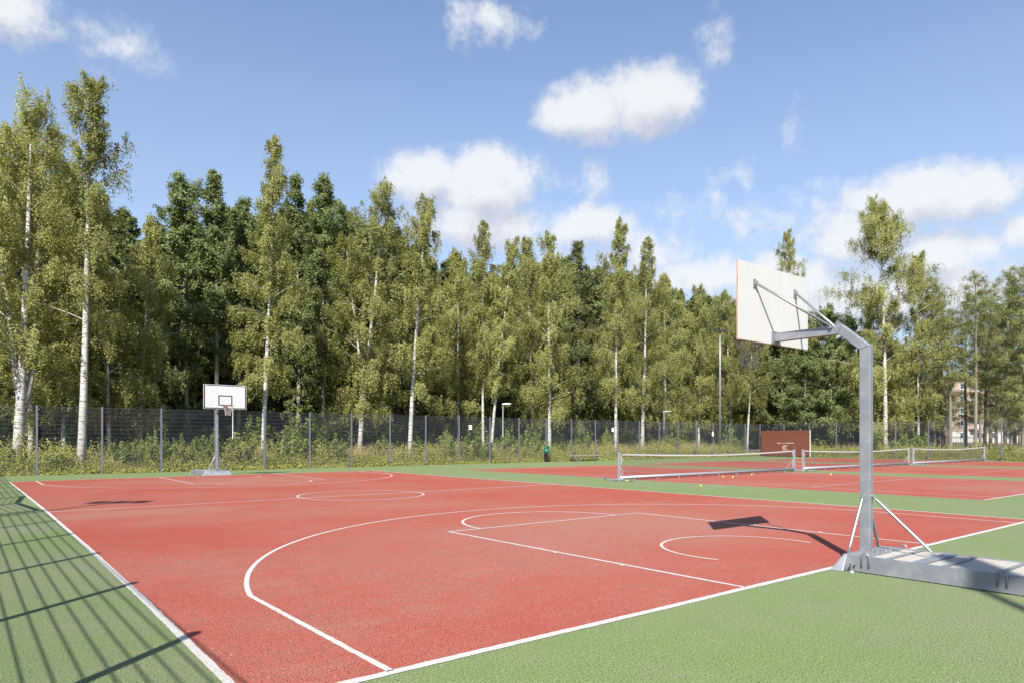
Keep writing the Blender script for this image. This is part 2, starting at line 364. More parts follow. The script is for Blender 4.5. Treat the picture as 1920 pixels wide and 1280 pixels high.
def smooth_by_angle(o, deg=35):
    o.data.shade_smooth(); o.data.set_sharp_from_angle(angle=math.radians(deg))

def tag(o, label=None, cat=None, group=None, kind=None):
    if label: o['label'] = label
    if cat: o['category'] = cat
    if group: o['group'] = group
    if kind: o['kind'] = kind
    return o
def empty(name, loc=(0,0,0), rz=0.):
    o = bpy.data.objects.new(name, None); C.objects.link(o); o.location = loc; o.rotation_euler = (0,0,rz); o.empty_display_size = .2; return o
def part_copy(src, parent, loc=None, name=None):
    o = src.copy(); C.objects.link(o); o.parent = parent
    if loc is not None: o.location = loc
    return o
def inst(name, me, parent, loc=(0,0,0), rot=(0,0,0), scale=(1,1,1)):
    o = bpy.data.objects.new(name, me); C.objects.link(o); o.parent = parent; o.location = loc; o.rotation_euler = rot; o.scale = scale; return o
def copy_tree(o, parent=None):
    c = o.copy(); C.objects.link(c); c.parent = parent
    for ch in list(o.children): copy_tree(ch, c)
    return c
def fast_mesh(name, V, F, m, tint=None):
    """numpy quads -> mesh"""
    me = bpy.data.meshes.new(name); nv, nf = len(V), len(F)
    me.vertices.add(nv); me.vertices.foreach_set('co', np.ascontiguousarray(V, np.float32).ravel())
    k = F.shape[1]; me.loops.add(nf*k); me.loops.foreach_set('vertex_index', np.ascontiguousarray(F, np.int32).ravel())
    me.polygons.add(nf); me.polygons.foreach_set('loop_start', np.arange(0, nf*k, k, dtype=np.int32))
    me.polygons.foreach_set('loop_total', np.full(nf, k, np.int32))
    me.materials.append(m); me.update(calc_edges=True)
    if tint is not None:
        a = me.attributes.new('tint', 'FLOAT', 'FACE'); a.data.foreach_set('value', np.ascontiguousarray(tint, np.float32))
    return me

# ---------------------------------------------------------------- the ground
def terrain_z(x, y):
    x = np.asarray(x, float); y = np.asarray(y, float)
    def s(t): t = np.clip(t, 0, 1); return t*t*(3-2*t)
    back = s((y-33.3)/4.0)*.55 + s((y-38)/30)*.6
    right = s((x-52.3)/4.0)*.30 + s((x-58)/40)*.3
    und = .10*np.sin(x*.31+1.2)*np.sin(y*.23+.4)+.06*np.sin(x*.83)*np.sin(y*.71+2)
    b = np.maximum(back, right)
    return -.05 + b + und*np.clip(b*2.2, 0, 1)
def build_ground():
    gx = np.unique(np.concatenate([np.linspace(-900, -30, 14), np.linspace(-30, 110, 141), np.linspace(110, 1300, 18)]))
    gy = np.unique(np.concatenate([np.linspace(-700, -30, 12), np.linspace(-30, 110, 141), np.linspace(110, 1300, 18)]))
    X, Y = np.meshgrid(gx, gy); V = np.stack([X, Y, terrain_z(X, Y)], -1).reshape(-1, 3)
    nx, ny = len(gx), len(gy); i = np.arange(nx*ny).reshape(ny, nx)
    F = np.stack([i[:-1,:-1], i[:-1,1:], i[1:,1:], i[1:,:-1]], -1).reshape(-1, 4)
    me = fast_mesh('ground', V, F, M['ground']); me.shade_smooth()
    o = bpy.data.objects.new('ground', me); C.objects.link(o); tag(o, 'rough grassy ground around the courts and under the trees', kind='structure')
build_ground()

FX0, FX1, FY1 = -10.05, 52.0, 33.2                 # fence lines: left, right, back
def build_courts():
    b = MB(); b.box(-10.6, 51.95, -24, 33.08, -.12, 0.0)
    g = b.build('sports_ground', M['green']); tag(g, 'green painted all-weather surface between and around the courts', kind='structure')
    hw, L, t = 7.6, 28.1, .055
    rng = random.Random(3)
    ex = lambda y: float(np.interp(y, [0, .6, 1.2, 2.1, 3.45, 5.26, 7.7, 10.5, 14, 21, 28.1], [-7.715, -7.70, -7.69, -7.672, -7.646, -7.626, -7.602, -7.586, -7.566, -7.58, -7.60]))
    ys = np.linspace(0, L, 57); ring_ = [(ex(y), y, .0025) for y in ys] + [(hw, L, .0025), (hw, 0, .0025)]
    court = MB().add(ring_, [tuple(range(len(ring_)-1, -1, -1))]).build('basketball_court', M['red']); tag(court, 'red painted basketball court with white markings', kind='structure')
    z = .005
    def wavy(x0, y0, x1, y1, w, name, amp=.012, par=court, z=z, m='line', curve=None):
        n = max(2, int(math.hypot(x1-x0, y1-y0)/.07)); d = Vector((x1-x0, y1-y0)).normalized(); nrm = Vector((-d.y, d.x)); vs = []
        ph = rng.uniform(0, 9)
        for i in range(n+1):
            s = i/n; k = amp*(math.sin(i*.064+ph)*.6+math.sin(i*.15+ph*2)*.4)
            p = Vector((x0+(x1-x0)*s, y0+(y1-y0)*s))
            if curve: p.x = curve(p.y)+w/2-.006
            for e in (-1, 1):
                pt = p + nrm*(k+e*(w/2+rng.uniform(-.0045, .0045))); vs.append((pt.x, pt.y, z))
        MB().add(vs, [(2*i, 2*i+1, 2*i+3, 2*i+2) for i in range(n)]).build(name, M[m], par)
    h = t/2
    wavy(-hw+h, 0, -hw+h, L, .064, 'sideline', .0, curve=ex); wavy(hw-h, 0, hw-h, L, t+.02, 'sideline', .008)
    wavy(-hw+t, h, hw-t, h, t+.03, 'baseline', .006); wavy(-hw+t, L-h, hw-t, L-h, t+.02, 'baseline', .008); wavy(-hw+t, L/2, hw-t, L/2, t, 'halfway_line', .006)
    MB().ring(0, L/2, 1.8-t, 1.8, z+.002).build('centre_circle', M['line'], court)
    for side in (0, 1):
        f = (lambda y: y) if side == 0 else (lambda y: L-y)
        s = 1 if side == 0 else -1
        for e in (-1, 1): wavy(e*2.45, f(.06), e*2.45, f(5.8), t, 'lane_line', .006)
        wavy(-2.45-h, f(5.8), 2.45+h, f(5.8), t, 'free_throw_line', .005, z=z+.002)
        a0, a1 = (0, math.pi) if side == 0 else (math.pi, 2*math.pi)
        MB().ring(0, f(5.8)+s*.03, 1.8-t, 1.8, z, a0, a1, 40).build('free_throw_arc', M['line'], court)
        by = f(1.575)
        MB().ring(0, by, 1.25-t*.4, 1.25+t*.4, z, a0-.26, a1+.26, 40).build('no_charge_arc', M['line'], court)
        xs = 6.74; RT = 6.885; dy = math.sqrt(RT**2-xs**2); ang = math.atan2(dy, xs)
        b0, b1 = (ang, math.pi-ang) if side == 0 else (math.pi+ang, 2*math.pi-ang)
        MB().ring(0, by, RT-h, RT+h, z, b0, b1, 120).build('three_point_arc', M['line'], court)
        for e in (-1, 1): wavy(e*xs, f(.055), e*xs, f(1.575+dy), t, 'three_point_line', .003)
        for e in (-1, 1):                          # small painted dashes on the lane sides
            for d in (1.75, 3.0, 3.85, 4.7): MB().sheet(e*2.45-.09*(e < 0)-.02*(e>0), e*2.45+.09*(e > 0)+.02*(e<0), min(f(d), f(d+.05)), max(f(d), f(d+.05)), z+.002).build('lane_mark', M['line'], court) if d == 1.75 or d == 3.0 else None
    for k, cx in enumerate((17.42, 31.12, 44.75)):
        cy = 14.06
        lab = ('red tennis court nearest the basketball court', 'middle red tennis court of the three', 'red tennis court farthest right, by the side fence')[k]
        tc = MB().sheet(cx-5.485-.03, cx+5.485+.03, cy-11.885-.03, cy+11.885+.03, .0025).build('tennis_court', M['red_tennis']); tag(tc, lab, kind='structure')
        for e in (-1, 1):
            wavy(cx+e*5.46, cy-11.88, cx+e*5.46, cy+11.88, .05, 'sideline', .008, tc, m='line_thin')
            wavy(cx+e*4.115, cy-11.83, cx+e*4.115, cy+11.83, .05, 'singles_line', .006, tc, m='line_thin')
            wavy(cx-5.43, cy+e*11.85, cx+5.43, cy+e*11.85, .08, 'baseline', .006, tc, z=z+.002, m='line')
            wavy(cx-4.09, cy+e*6.4, cx+4.09, cy+e*6.4, .05, 'service_line', .004, tc, z=z+.002, m='line_thin')
        wavy(cx, cy-6.37, cx, cy+6.37, .05, 'centre_line', .004, tc, m='line_thin')
build_courts()

# ---------------------------------------------------------------- basketball hoops
def build_hoop():
    r = empty('basketball_hoop')
    S, B = M['steel'], M['bright']
    base = MB()
    for e in (-1, 1):                               # side channels with flanges
        base.box(e*.52-.006, e*.52+.006, -2.25, .0, .012, .2); base.box(min(e*.514, e*.465), max(e*.514, e*.465), -2.25, -.002, .19, .2)
    base.box(-.514, .514, -2.262, -2.25, .012, .2); base.box(-.514, .514, -2.25, -2.0, .012, .02)
    base.box(-.5, .5, -1.99, -.06, .02, .06)
    bo = base.build('base_frame', S, r)
    w = MB()                                         # sloping front nose
    w.hexa([(-.63,-.0,.003),(.63,-.0,.003),(.645,.155,.003),(-.645,.155,.003),(-.523,-.001,.203),(.523,-.001,.203),(.515,.045,.203),(-.515,.045,.203)])
    w.build('base_nose', S, r, bevel=.008)
    MB().box(-.512, .512, -.245, -.003, .192, .204).build('deck_plate', S, r)
    slab = MB().box(-.25, .25, -.215, .215, .12, .192).mesh('paving_slab', M['slab'])
    for j in range(4):
        for e in (-1, 1): inst('paving_slab', slab, r, (e*.254, -.467-j*.437, .002*((j+e) % 2)-.001))
    for y in (-.46, -1.05, -1.55): MB().box(-.518, .518, y-.022, y+.022, .201, .209).build('flat_bar', S, r)
    MB().box(-.518, .518, -.86, -.73, .201, .210).build('brace_plate', S, r)
    for y in (-.22, -1.60):
        for e in (-1, 1):
            pts = [(e*.536, y-.042, .07), (e*.536, y-.042, .2)] + [(e*.536, y-.042*math.cos(t), .2+.045*math.sin(t)) for t in np.linspace(.3, math.pi-.3, 6)] + [(e*.536, y+.042, .2), (e*.536, y+.042, .07)]
            MB().tube(pts, .0085, 8).build('lifting_handle', B, r, smooth=True)
    for e in (-1, 1):                               # levelling feet
        for y in (-.085, -2.1):
            fo = MB(); fo.tube([(e*.585, y, .003), (e*.585, y, .022)], [.038, .03], 14); fo.tube([(e*.585, y, .022), (e*.585, y, .13)], .011, 8)
            fo.box(e*.555-.03, e*.555+.03, y-.028, y+.028, .085, .10); fo.tube([(e*.585, y, .10), (e*.585, y, .118)], .021, 6)
            fo.build('levelling_foot', B, r)
    MB().box(-.13, .13, -.14, .14-.1, .205, .217).build('foot_plate', S, r)
    for x, y in ((-.1, -.11), (.1, -.11), (-.1, .02), (.1, .02), (-.16, -.19), (-.05, -.21), (.06, -.20), (.16, -.215)):
        MB().tube([(x, y, .204), (x, y, .232)], .013, 6).build('bolt', B, r)
    hw = .046                                       # mast: post, elbow and arm are mitred box sections
    MB().box(-hw, hw, -.06, .07, .217, 2.56).build('lower_post', S, r, bevel=.008) if False else None
    MB().prism([(-.06, .217), (.072, .217), (.072, 2.725), (-.06, 2.765)], 'x', -hw, hw).build('post', S, r, bevel=.007)
    MB().prism([(-.06, 2.767), (.072, 2.727), (.345, 2.955), (.295, 3.072)], 'x', -hw, hw).build('elbow', S, r, bevel=.007)
    MB().prism([(.297, 3.072), (.347, 2.955), (1.235, 2.955), (1.235, 3.072)], 'x', -hw, hw).build('arm', S, r, bevel=.006)
    MB().box(-.10, .10, 1.2355, 1.2505, 2.935, 3.095).build('end_plate', S, r)
    bx = MB(); bx.box(-.9, .9, 1.252, 1.277, 2.92, 3.97); board = bx.build('backboard', M['ply'], r, bevel=.003)
    MB().box(-.897, .897, 1.2772, 1.2795, 2.923, 3.967).build('board_face', M['board_white'], board)
    fr = MB(); y0, y1 = 1.2797, 1.2815
    fr.box(-.885, -.835, y0, y1, 2.935, 3.955); fr.box(.835, .885, y0, y1, 2.935, 3.955); fr.box(-.835, .835, y0, y1, 2.935, 2.98)
    fr.build('border_marking', M['black'], board)
    tb = MB(); rg = random.Random(8); x = -.835
    while x < .835:                                 # the worn top line shows as broken pieces
        l = rg.uniform(.08, .26); e = min(x+l, .835); tb.box(x, e, y0, y1, 3.912+rg.uniform(0, .01), 3.955-rg.uniform(0, .008)); x = e+rg.uniform(.006, .02)
    tb.build('worn_top_marking', M['black'], board)
    sq = MB(); sq.box(-.295, -.245, y0, y1, 3.07, 3.52); sq.box(.245, .295, y0, y1, 3.07, 3.52); sq.box(-.245, .245, y0, y1, 3.47, 3.52); sq.box(-.245, .245, y0, y1, 3.07, 3.115)
    sq.build('target_square', M['black'], board)
    lg = MB()                                       # round stamp of small grey letters-like ticks
    for k in range(14):
        t = 2*math.pi*k/14
        if k in (0, 7): continue
        lg.bar((.58+.075*math.cos(t), 1.2805, 3.17+.075*math.sin(t)), (.58+.10*math.cos(t+.1), 1.2805, 3.17+.10*math.sin(t+.1)), .016, .002, (0,1,0))
    lg.box(.55, .61, 1.2797, 1.2812, 3.165, 3.175); lg.build('round_stamp', M['grey_print'], board)['kind'] = 'stuff'
    eg = MB(); eg.box(-.903, -.9005, 1.254, 1.275, 2.918, 3.972); eg.box(.9005, .903, 1.254, 1.275, 2.918, 3.972); eg.box(-.9, .9, 1.254, 1.275, 2.9165, 2.9195)
    eg.build('bare_edge', M['ply_edge'], board)
    for e in (-1, 1):
        MB().tube([(e*.062, .425, 3.06), (e*.51, 1.225, 3.70)], .0165, 10).build('stay', B, r, smooth=True)
        lug = MB(); lug.box(e*.52-.03, e*.52+.03, 1.243, 1.2518, 3.64, 3.76); lug.box(e*.515-.006, e*.515+.006, 1.20, 1.243, 3.66, 3.73); lug.tube([(e*.49, 1.215, 3.695), (e*.545, 1.215, 3.695)], .011, 6)
        lug.build('stay_bracket', B, r)
        MB().tube([(e*.047, .425, 3.055), (e*.085, .425, 3.055)], .022, 8).build('stay_bolt', B, r)
        MB().tube([(e*.52, 1.2816, 3.70), (e*.52, 1.287, 3.70)], .014, 8).build('board_bolt', B, r)
    for a, b in (((-.058, .02, .885), (-.40, .035, .235)), ((.058, .02, .885), (.40, .035, .235)), ((0, -.072, .885), (0, -.775, .24))):
        a, b = Vector(a), Vector(b); d = (b-a).normalized()
        br = MB().tube([a, a+d*.05, a+d*.09, b-d*.09, b-d*.05, b], [.011, .012, .0185, .0185, .012, .011], 10).build('brace', B, r, smooth=True)
        lg = MB(); lg.box(b.x-.018, b.x+.018, b.y-.012, b.y+.012, .2095 if b.y < -.5 else .2045, .25); lg.tube([(b.x-.03, b.y, .242), (b.x+.03, b.y, .242)], .009, 6)
        top = a - Vector((math.copysign(.0, a.x), 0, 0)); lg.tube([(a.x*.78, a.y+(.012 if a.x == 0 else 0), a.z), (a.x*1.25, a.y-(.02 if a.x == 0 else 0), a.z)], .012, 6); lg.build('brace_lug', B, br)['kind'] = 'stuff'
    n = 40; cy = 1.281+.151+.225
    ring = [(.225*math.cos(2*math.pi*k/n), cy+.225*math.sin(2*math.pi*k/n), 3.05) for k in range(n)]
    rim = MB().tube(ring, .0095, 8, closed=True).build('rim', M['rim'], r, smooth=True)
    rb = MB(); rb.box(-.075, .075, 1.2817, 1.29, 2.96, 3.075)
    rb.bar((-.06, 1.29, 3.04), (-.09, cy-.205, 3.05), .02, .012); rb.bar((.06, 1.29, 3.04), (.09, cy-.205, 3.05), .02, .012); rb.box(-.06, .06, 1.29, 1.40, 3.03, 3.04); rb.bar((0, 1.291, 2.98), (0, cy-.235, 3.035), .03, .01)
    rb.build('rim_bracket', M['rim'], rim)
    net = MB(); cols, rows = 12, 7
    rad = [.222, .20, .165, .135, .118, .112, .118]; zz = [3.045, 2.985, 2.92, 2.85, 2.78, 2.71, 2.64]
    def P(i, j):
        t = 2*math.pi*(i+.5*(j % 2))/cols; w = 1+.05*math.sin(i*2.4+j); return (rad[j]*w*math.cos(t), cy+rad[j]*w*math.sin(t), zz[j]+.012*math.sin(i*1.7+j*.9))
    for j in range(rows-1):
        for i in range(cols):
            k = i if j % 2 else i-1
            net.tube([P(i, j), P(k, j+1)], .0042, 4, cap=False); net.tube([P(i, j), P(k+1, j+1)], .0042, 4, cap=False)
    net.build('net', M['cord'], rim)
    return r
hoop = build_hoop(); hoop.location = (-.12, -.175, 0)
tag(hoop, 'near basketball hoop seen from behind, white backboard on a bent galvanised post with weighted base', 'basketball hoop', 'basketball hoops at the ends of the court')
hoop2 = copy_tree(hoop); hoop2.location = (-.02, 28.30, 0); hoop2.rotation_euler = (0, 0, math.pi)
tag(hoop2, 'far basketball hoop facing the camera, black bordered white board in front of the back fence', 'basketball hoop')

# ---------------------------------------------------------------- fences
FH = 3.1
def panel_mesh(W, H, z0=.06):
    b = MB(); n = int(round(W/.05)); r = .0032
    for i in range(n+1):
        x = W*i/n; b.tube([(x, 0, z0), (x, 0, H)], r, 4, cap=False)
    k = int(round((H-z0)/.2))
    for j in range(k+1):
        z = z0+.02+(H-z0-.04)*j/k
        for e in (-1, 1): b.tube([(0, e*.0075, z), (W, e*.0075, z)], .0058, 4, cap=False)
    return b.mesh('mesh_panel', M['wire'])
def post_mesh(H):
    b = MB(); b.box(-.038, .038, -.03, .03, -.3, H+.03); return b.mesh('post', M['fence'])
def clip_mesh(H):
    b = MB(); z = .3
    while z < H: b.box(-.012, .012, -.040, -.0305, z-.015, z+.015); z += .4
    return b.mesh('clip_row', M['zinc_dot'])
PM, CM_ = post_mesh(FH), clip_mesh(FH)
panels = {}
def fence(name, pts, label, skip=(), zs=None):
    p0 = Vector((*pts[0], 0)); p1 = Vector((*pts[-1], 0)); d = (p1-p0).normalized(); a = math.atan2(d.y, d.x)
    r = empty(name, p0, a); tag(r, label, 'fence', 'mesh fences round the courts')
    s = [(Vector((*p, 0))-p0).length for p in pts]
    for i, x in enumerate(s):
        po = inst('post', PM, r, (x, 0, 0)); inst('clip_row', CM_, po)['kind'] = 'stuff'
    for i in range(len(s)-1):
        if i in skip: continue
        W = round(s[i+1]-s[i]-.03, 3)
        if W not in panels: panels[W] = panel_mesh(W, FH)
        inst('mesh_panel', panels[W], r, (s[i]+.015, .041, 0))
    return r
xs = [FX0]+[-8.875+2.535*k for k in range(24)]+[52.0]
xs = [x for x in xs if x <= 52.0]
if xs[-1]-xs[-2] < 1: xs.pop(-2)
fence('mesh_fence', [(x, FY1) for x in xs], 'long dark grey mesh fence along the back, in front of the birches')
fence('mesh_fence', [(52.0, 33.2-2.5*k) for k in range(15)], 'dark grey mesh fence along the right side behind the tennis nets')
ly = [-10.45, -7.9, -5.35, -2.8, -.25, 2.3, 4.89, 7.49, 9.98, 12.62, 17.55, 19.9, 22.4, 24.95, 27.5, 30.1, 33.15]
fence('mesh_fence', [(FX0, y) for y in ly], 'mesh fence left of the picture that throws the grid shadow on the green strip', skip=(9,))
def gate():
    r = empty('gate', (FX0, 12.62, 0)); tag(r, 'double mesh gate standing ajar in the left fence, seen by its shadow', 'gate')
    me = None
    for hy, s in ((.06, 1), (4.87, -1)):
        leaf_ang = math.radians(90+6.2) if s == 1 else math.radians(-90-6.2)
        if me is None:
            b = MB(); W = 2.36; b.box(0, .06, -.03, .03, .08, 3.0); b.box(W-.06, W, -.03, .03, .08, 3.0); b.box(.06, W-.06, -.03, .03, 2.90, 3.0); b.box(.06, W-.06, -.03, .03, .08, .16)
            me = b.mesh('leaf_frame', M['fence']); pm = panel_mesh(2.24, 2.95, .12)
        lf = inst('leaf_frame', me, r, (0, hy, 0), (0, 0, leaf_ang)); inst('mesh_panel', pm, lf, (.06, 0, 0))
    return r
gate()

# number plates hung on the back fence
def plate(px, py, label, diamond=False):
    p = ony(px, py, FY1-.03); r = empty('number_sign', p); tag(r, label, 'sign', 'small white plates on the back fence')
    if diamond: MB().prism([(-.17, 0), (0, -.27), (.17, 0), (0, .27)], 'y', -.004, .004).build('plate', M['sign'], r)
    else:
        MB().box(-.125, .125, -.004, .004, -.15, .15).build('plate', M['sign'], r)
        MB().prism([(-.01, -.09), (.03, -.09), (.03, .1), (-.005, .1), (-.055, .06), (-.04, .035), (-.01, .055)], 'y', -.0065, -.0045).build('numeral', M['grey_print'], r)
plate(882, 800.5, 'square white number plate on the back fence, left of the others')
plate(1149, 805, 'white number plate on the back fence beside a white birch trunk')
plate(1336.5, 813, 'white diamond shaped plate on the back fence near the tall floodlight mast', True)

# ---------------------------------------------------------------- tennis nets
def build_net():
    r = empty('tennis_net'); A = M['alu']; hw = 6.47
    def top(x): return .93+.115*(abs(x)/hw)**1.6
    for e in (-1, 1):
        MB().box(e*hw-.045, e*hw+.045, -.045, .045, .03, 1.10).build('post', A, r, bevel=.01)
        ft = MB(); ft.box(e*hw-.16, e*hw+.16, -.13, .13, .012, .03); ft.box(e*hw-.04, e*hw+.04, -.75, .75, .03, .06) ; ft.box(min(e*hw, e*(hw+.26)), max(e*hw, e*(hw+.26)), -.06, .06, .031, .055)
        fo = ft.build('foot', A, r)
        for y in (-.68, .68): MB().tube([(e*hw-.045, y, .06), (e*hw-.075, y, .06)], .055, 14).build('wheel', M['rubber'], fo)
        MB().tube([(e*(hw-.05), 0, .62), (e*(hw-.75), 0, .17)], .017, 8).build('brace', A, r)
        pts = [(e*(hw-.05-.09*(.5+.5*math.sin(t*9))-.05*t), -.01+.02*math.sin(t*14), 1.05-t*.85) for t in np.linspace(0, 1, 22)]
        MB().tube(pts, .009, 5).build('lacing_cord', M['tape'], r)
    MB().tube([(-hw+.05, 0, .115), (hw-.05, 0, .115)], .062, 12).build('base_beam', A, r, smooth=True)
    for k in range(9): MB().box(-5.6+k*1.4-.025, -5.6+k*1.4+.025, -.03, .03, .004, .052).build('beam_foot', M['tape'], r)
    hb = MB(); xs_ = np.linspace(-hw+.18, hw-.18, 41)
    for y0, y1 in ((-.007, .007),):
        vs = []
        for x in xs_: vs += [(x, y0, top(x)-.05), (x, y0, top(x)), (x, y1, top(x)), (x, y1, top(x)-.05)]
        fs = [(4*i+k, 4*i+(k+1) % 4, 4*i+4+(k+1) % 4, 4*i+4+k) for i in range(40) for k in range(4)]
        hb.add(vs, fs+[(3,2,1,0), (160,161,162,163)])
    hb.build('headband', M['tape'], r)
    nm = MB(); n = 270; x0, x1 = -hw+.2, hw-.2
    for i in range(n+1):
        x = x0+(x1-x0)*i/n; nm.tube([(x, 0, .17), (x, 0, top(x)-.03)], .0021, 3, cap=False)
    for j in range(17):
        s = j/17; nm.tube([(x, 0, .17+(top(x)-.05-.17)*s) for x in np.linspace(x0, x1, 13)], .0021, 3, cap=False)
    nm.build('net_mesh', M['netdark'], r)
    return r
nets = [build_net()]
for _ in range(2): nets.append(copy_tree(nets[0]))
for o, x, l in zip(nets, (17.35, 31.14, 44.72), ('tennis net on the court nearest the basketball court, its left post in the foreground', 'middle tennis net in the row of three, passing behind the near hoop post', 'farthest tennis net in the row, close to the right fence')):
    o.location = (x, 14.06, .006); tag(o, l, 'tennis net', 'movable tennis nets in a row')

# ---------------------------------------------------------------- balls, wall, bench, bin, lamps
def ball_mesh():
    import bmesh
    bm = bmesh.new(); bmesh.ops.create_icosphere(bm, subdivisions=3, radius=.0335); me = bpy.data.meshes.new('tennis_ball'); bm.to_mesh(me); bm.free(); me.materials.append(M['ball']); me.shade_smooth()
    return me
def seam_mesh():
    pts = [];  a = .44
    for k in range(48):
        t = 2*math.pi*k/48; x, y, zz = math.cos(t)+.42*math.cos(3*t), math.sin(t)-.42*math.sin(3*t), 2*math.sqrt(.42)*math.sin(2*t)
        v = Vector((x, y, zz)).normalized()*.0337; pts.append(v)
    return MB().tube(pts, .0012, 4, closed=True).mesh('seam', M['tape'])
BMESH, SMESH = ball_mesh(), seam_mesh()
for px, py, l in ((1314, 909.5, 'yellow tennis ball alone on the green strip beside the basketball court'),
                  (1175.5, 900, 'yellow tennis ball beside the foot of the nearest net post'),
                  (1356, 892.5, 'left of two yellow tennis balls below the middle of the nearest net'),
                  (1374, 893.5, 'right of two yellow tennis balls below the middle of the nearest net'),
                  (1409.5, 888.5, 'yellow tennis ball below the right half of the nearest net'),
                  (1558, 888.5, 'yellow tennis ball on the near part of the middle court, left of the hoop post')):
    d = ray(px, py); t = (.04-CH)/d[2]; o = bpy.data.objects.new('tennis_ball', BMESH); C.objects.link(o)
    onred = True
    o.location = (CX+t*d[0], CY+t*d[1], .0335+.004); o.rotation_euler = (px, py, 1); inst('seam', SMESH, o); tag(o, l, 'ball', 'stray tennis balls')

def practice_wall():
    y0, y1 = 27.95, 32.85; X = 51.62
    r = empty('practice_wall', (X, (y0+y1)/2, 0)); tag(r, 'reddish brown plywood hitting wall with chalk drawing in the back corner', 'wall')
    h = (y1-y0)/2; n = 2
    for i in range(n):
        a, b = -h+(2*h)*i/n, -h+(2*h)*(i+1)/n; MB().box(-.03, .0, a+.0015, b-.0015, .08, 2.46).build('panel', M['wall'], r)
    f = MB()
    for y in np.linspace(-h+.05, h-.05, 5): f.box(.0, .09, y-.03, y+.03, -.06, 2.44)
    f.box(.0905, .13, -h, h, 2.3, 2.42); f.box(.0905, .13, -h, h, .2, .32); f.build('back_frame', M['wood'], r)
    MB().box(-.03, .09, -h-.03, -h, .06, 2.47).build('pale_edge_board', M['cord_pale'], r)
    def W(px, py): p = onx(px, py, X-.03); return (-.0325, p.y-(y0+y1)/2, p.z)
    ln = MB(); sg = [(1457, 1463), (1463.5, 1466), (1468.5, 1471), (1473, 1475), (1475.6, 1480), (1480.4, 1488)]
    for a, b in sg: ln.bar(W(a, 829.8), W(b, 829.9), .0022, .05, (0,0,1))
    ln.bar(W(1489.4, 831), W(1489.4, 839), .0022, .03, (1,0,0)) ; ln.bar(W(1467.4, 831), W(1467.4, 833.5), .0022, .02, (1,0,0))
    ln.bar(W(1475, 834.2), W(1478, 834.8), .0022, .03, (0,0,1)); ln.build('chalk_line', M['chalk'], r)
    g = MB(); c = W(1470.6, 838.0)
    def P(y, z): return (-.034, c[1]-y, c[2]+z)
    ringp = [P(.165*math.cos(t), .185*math.sin(t)) for t in np.linspace(0, 2*math.pi, 22)[:-1]]
    g.tube(ringp, .022, 4, closed=True)
    for e in (-.055, .075): g.tube([P(e+.03*math.cos(t), .0+.028*math.sin(t)) for t in np.linspace(0, 2*math.pi, 9)[:-1]], .012, 4, closed=True)
    g.tube([P(-.08, .09), P(.0, .10), P(.09, .085)], .014, 4); g.tube([P(-.05, -.09), P(.02, -.10), P(.08, -.07)], .016, 4)
    g.tube([P(0, -.185), P(-.02, -.26)], .03, 4); g.tube([P(-.24, -.33), P(-.12, -.31), P(0, -.27), P(.16, -.275), P(.25, -.25)], .018, 4)
    g.tube([P(.27, -.15), P(.32, -.20), P(.30, -.28), P(.25, -.37), P(.32, -.42)], .026, 4); g.build('chalk_figure', M['chalk'], r)
    return r
practice_wall()

def bench():
    a = ony(1070, 855, 32.72); b = ony(1124, 854, 32.72); r = empty('bench', ((a.x+b.x)/2, 32.72, 0)); tag(r, 'low backless wooden bench on bent metal legs at the foot of the back fence', 'bench')
    h = (b.x-a.x)/2
    for y in (-.15, 0, .15): MB().box(-h, h, y-.07, y+.07, .405, .445).build('plank', M['wood'], r)
    for x in (-h*.5, h*.82):
        MB().tube([(x-.36, -.16, .40), (x-.18, -.16, .02), (x+.10, -.16, .02), (x+.13, -.16, .40)], .02, 6).build('leg_frame', M['lamp_pole'], r)
        MB().tube([(x-.36, .16, .40), (x-.18, .16, .02), (x+.10, .16, .02), (x+.13, .16, .40)], .02, 6).build('leg_frame', M['lamp_pole'], r)
bench()
def bin_():
    p = ony(1025, 866, 32.85); r = empty('litter_bin', (p.x, 32.85, 0)); tag(r, 'dark green cylindrical litter bin on a black post by the back fence', 'bin')
    b = MB(); n = 20; R, z0, z1 = .165, .57, 1.14
    hole = range(13, 16)
    for i in range(n):
        t0, t1 = 2*math.pi*i/n, 2*math.pi*(i+1)/n
        for za, zb, open_ in ((z0, z1-.17, False), (z1-.17, z1-.04, i in hole), (z1-.04, z1, False)):
            if not open_: b.add([(R*math.cos(t0), R*math.sin(t0), za), (R*math.cos(t1), R*math.sin(t1), za), (R*math.cos(t1), R*math.sin(t1), zb), (R*math.cos(t0), R*math.sin(t0), zb)], [(0,1,2,3)])
    b.add([(R*math.cos(2*math.pi*i/n), R*math.sin(2*math.pi*i/n), z0) for i in range(n)], [tuple(range(n))])
    o = b.build('body', M['bin_green'], r); sm = o.modifiers.new('thick', 'SOLIDIFY'); sm.thickness = .006; smooth_by_angle(o)
    MB().tube([(0, 0, z1), (0, 0, z1+.012)], R+.008, 20).build('lid', M['bin_green'], r); MB().tube([(0, 0, z0+.02), (0, 0, z1-.05)], R-.02, 16).build('liner', M['dark'], r)
    MB().box(-.035, .035, .17, .24, -.1, 1.0).build('support_post', M['dark'], r); MB().box(-.04, .04, -.04, .04, -.1, z0-.002).build('leg', M['dark'], r)
bin_()

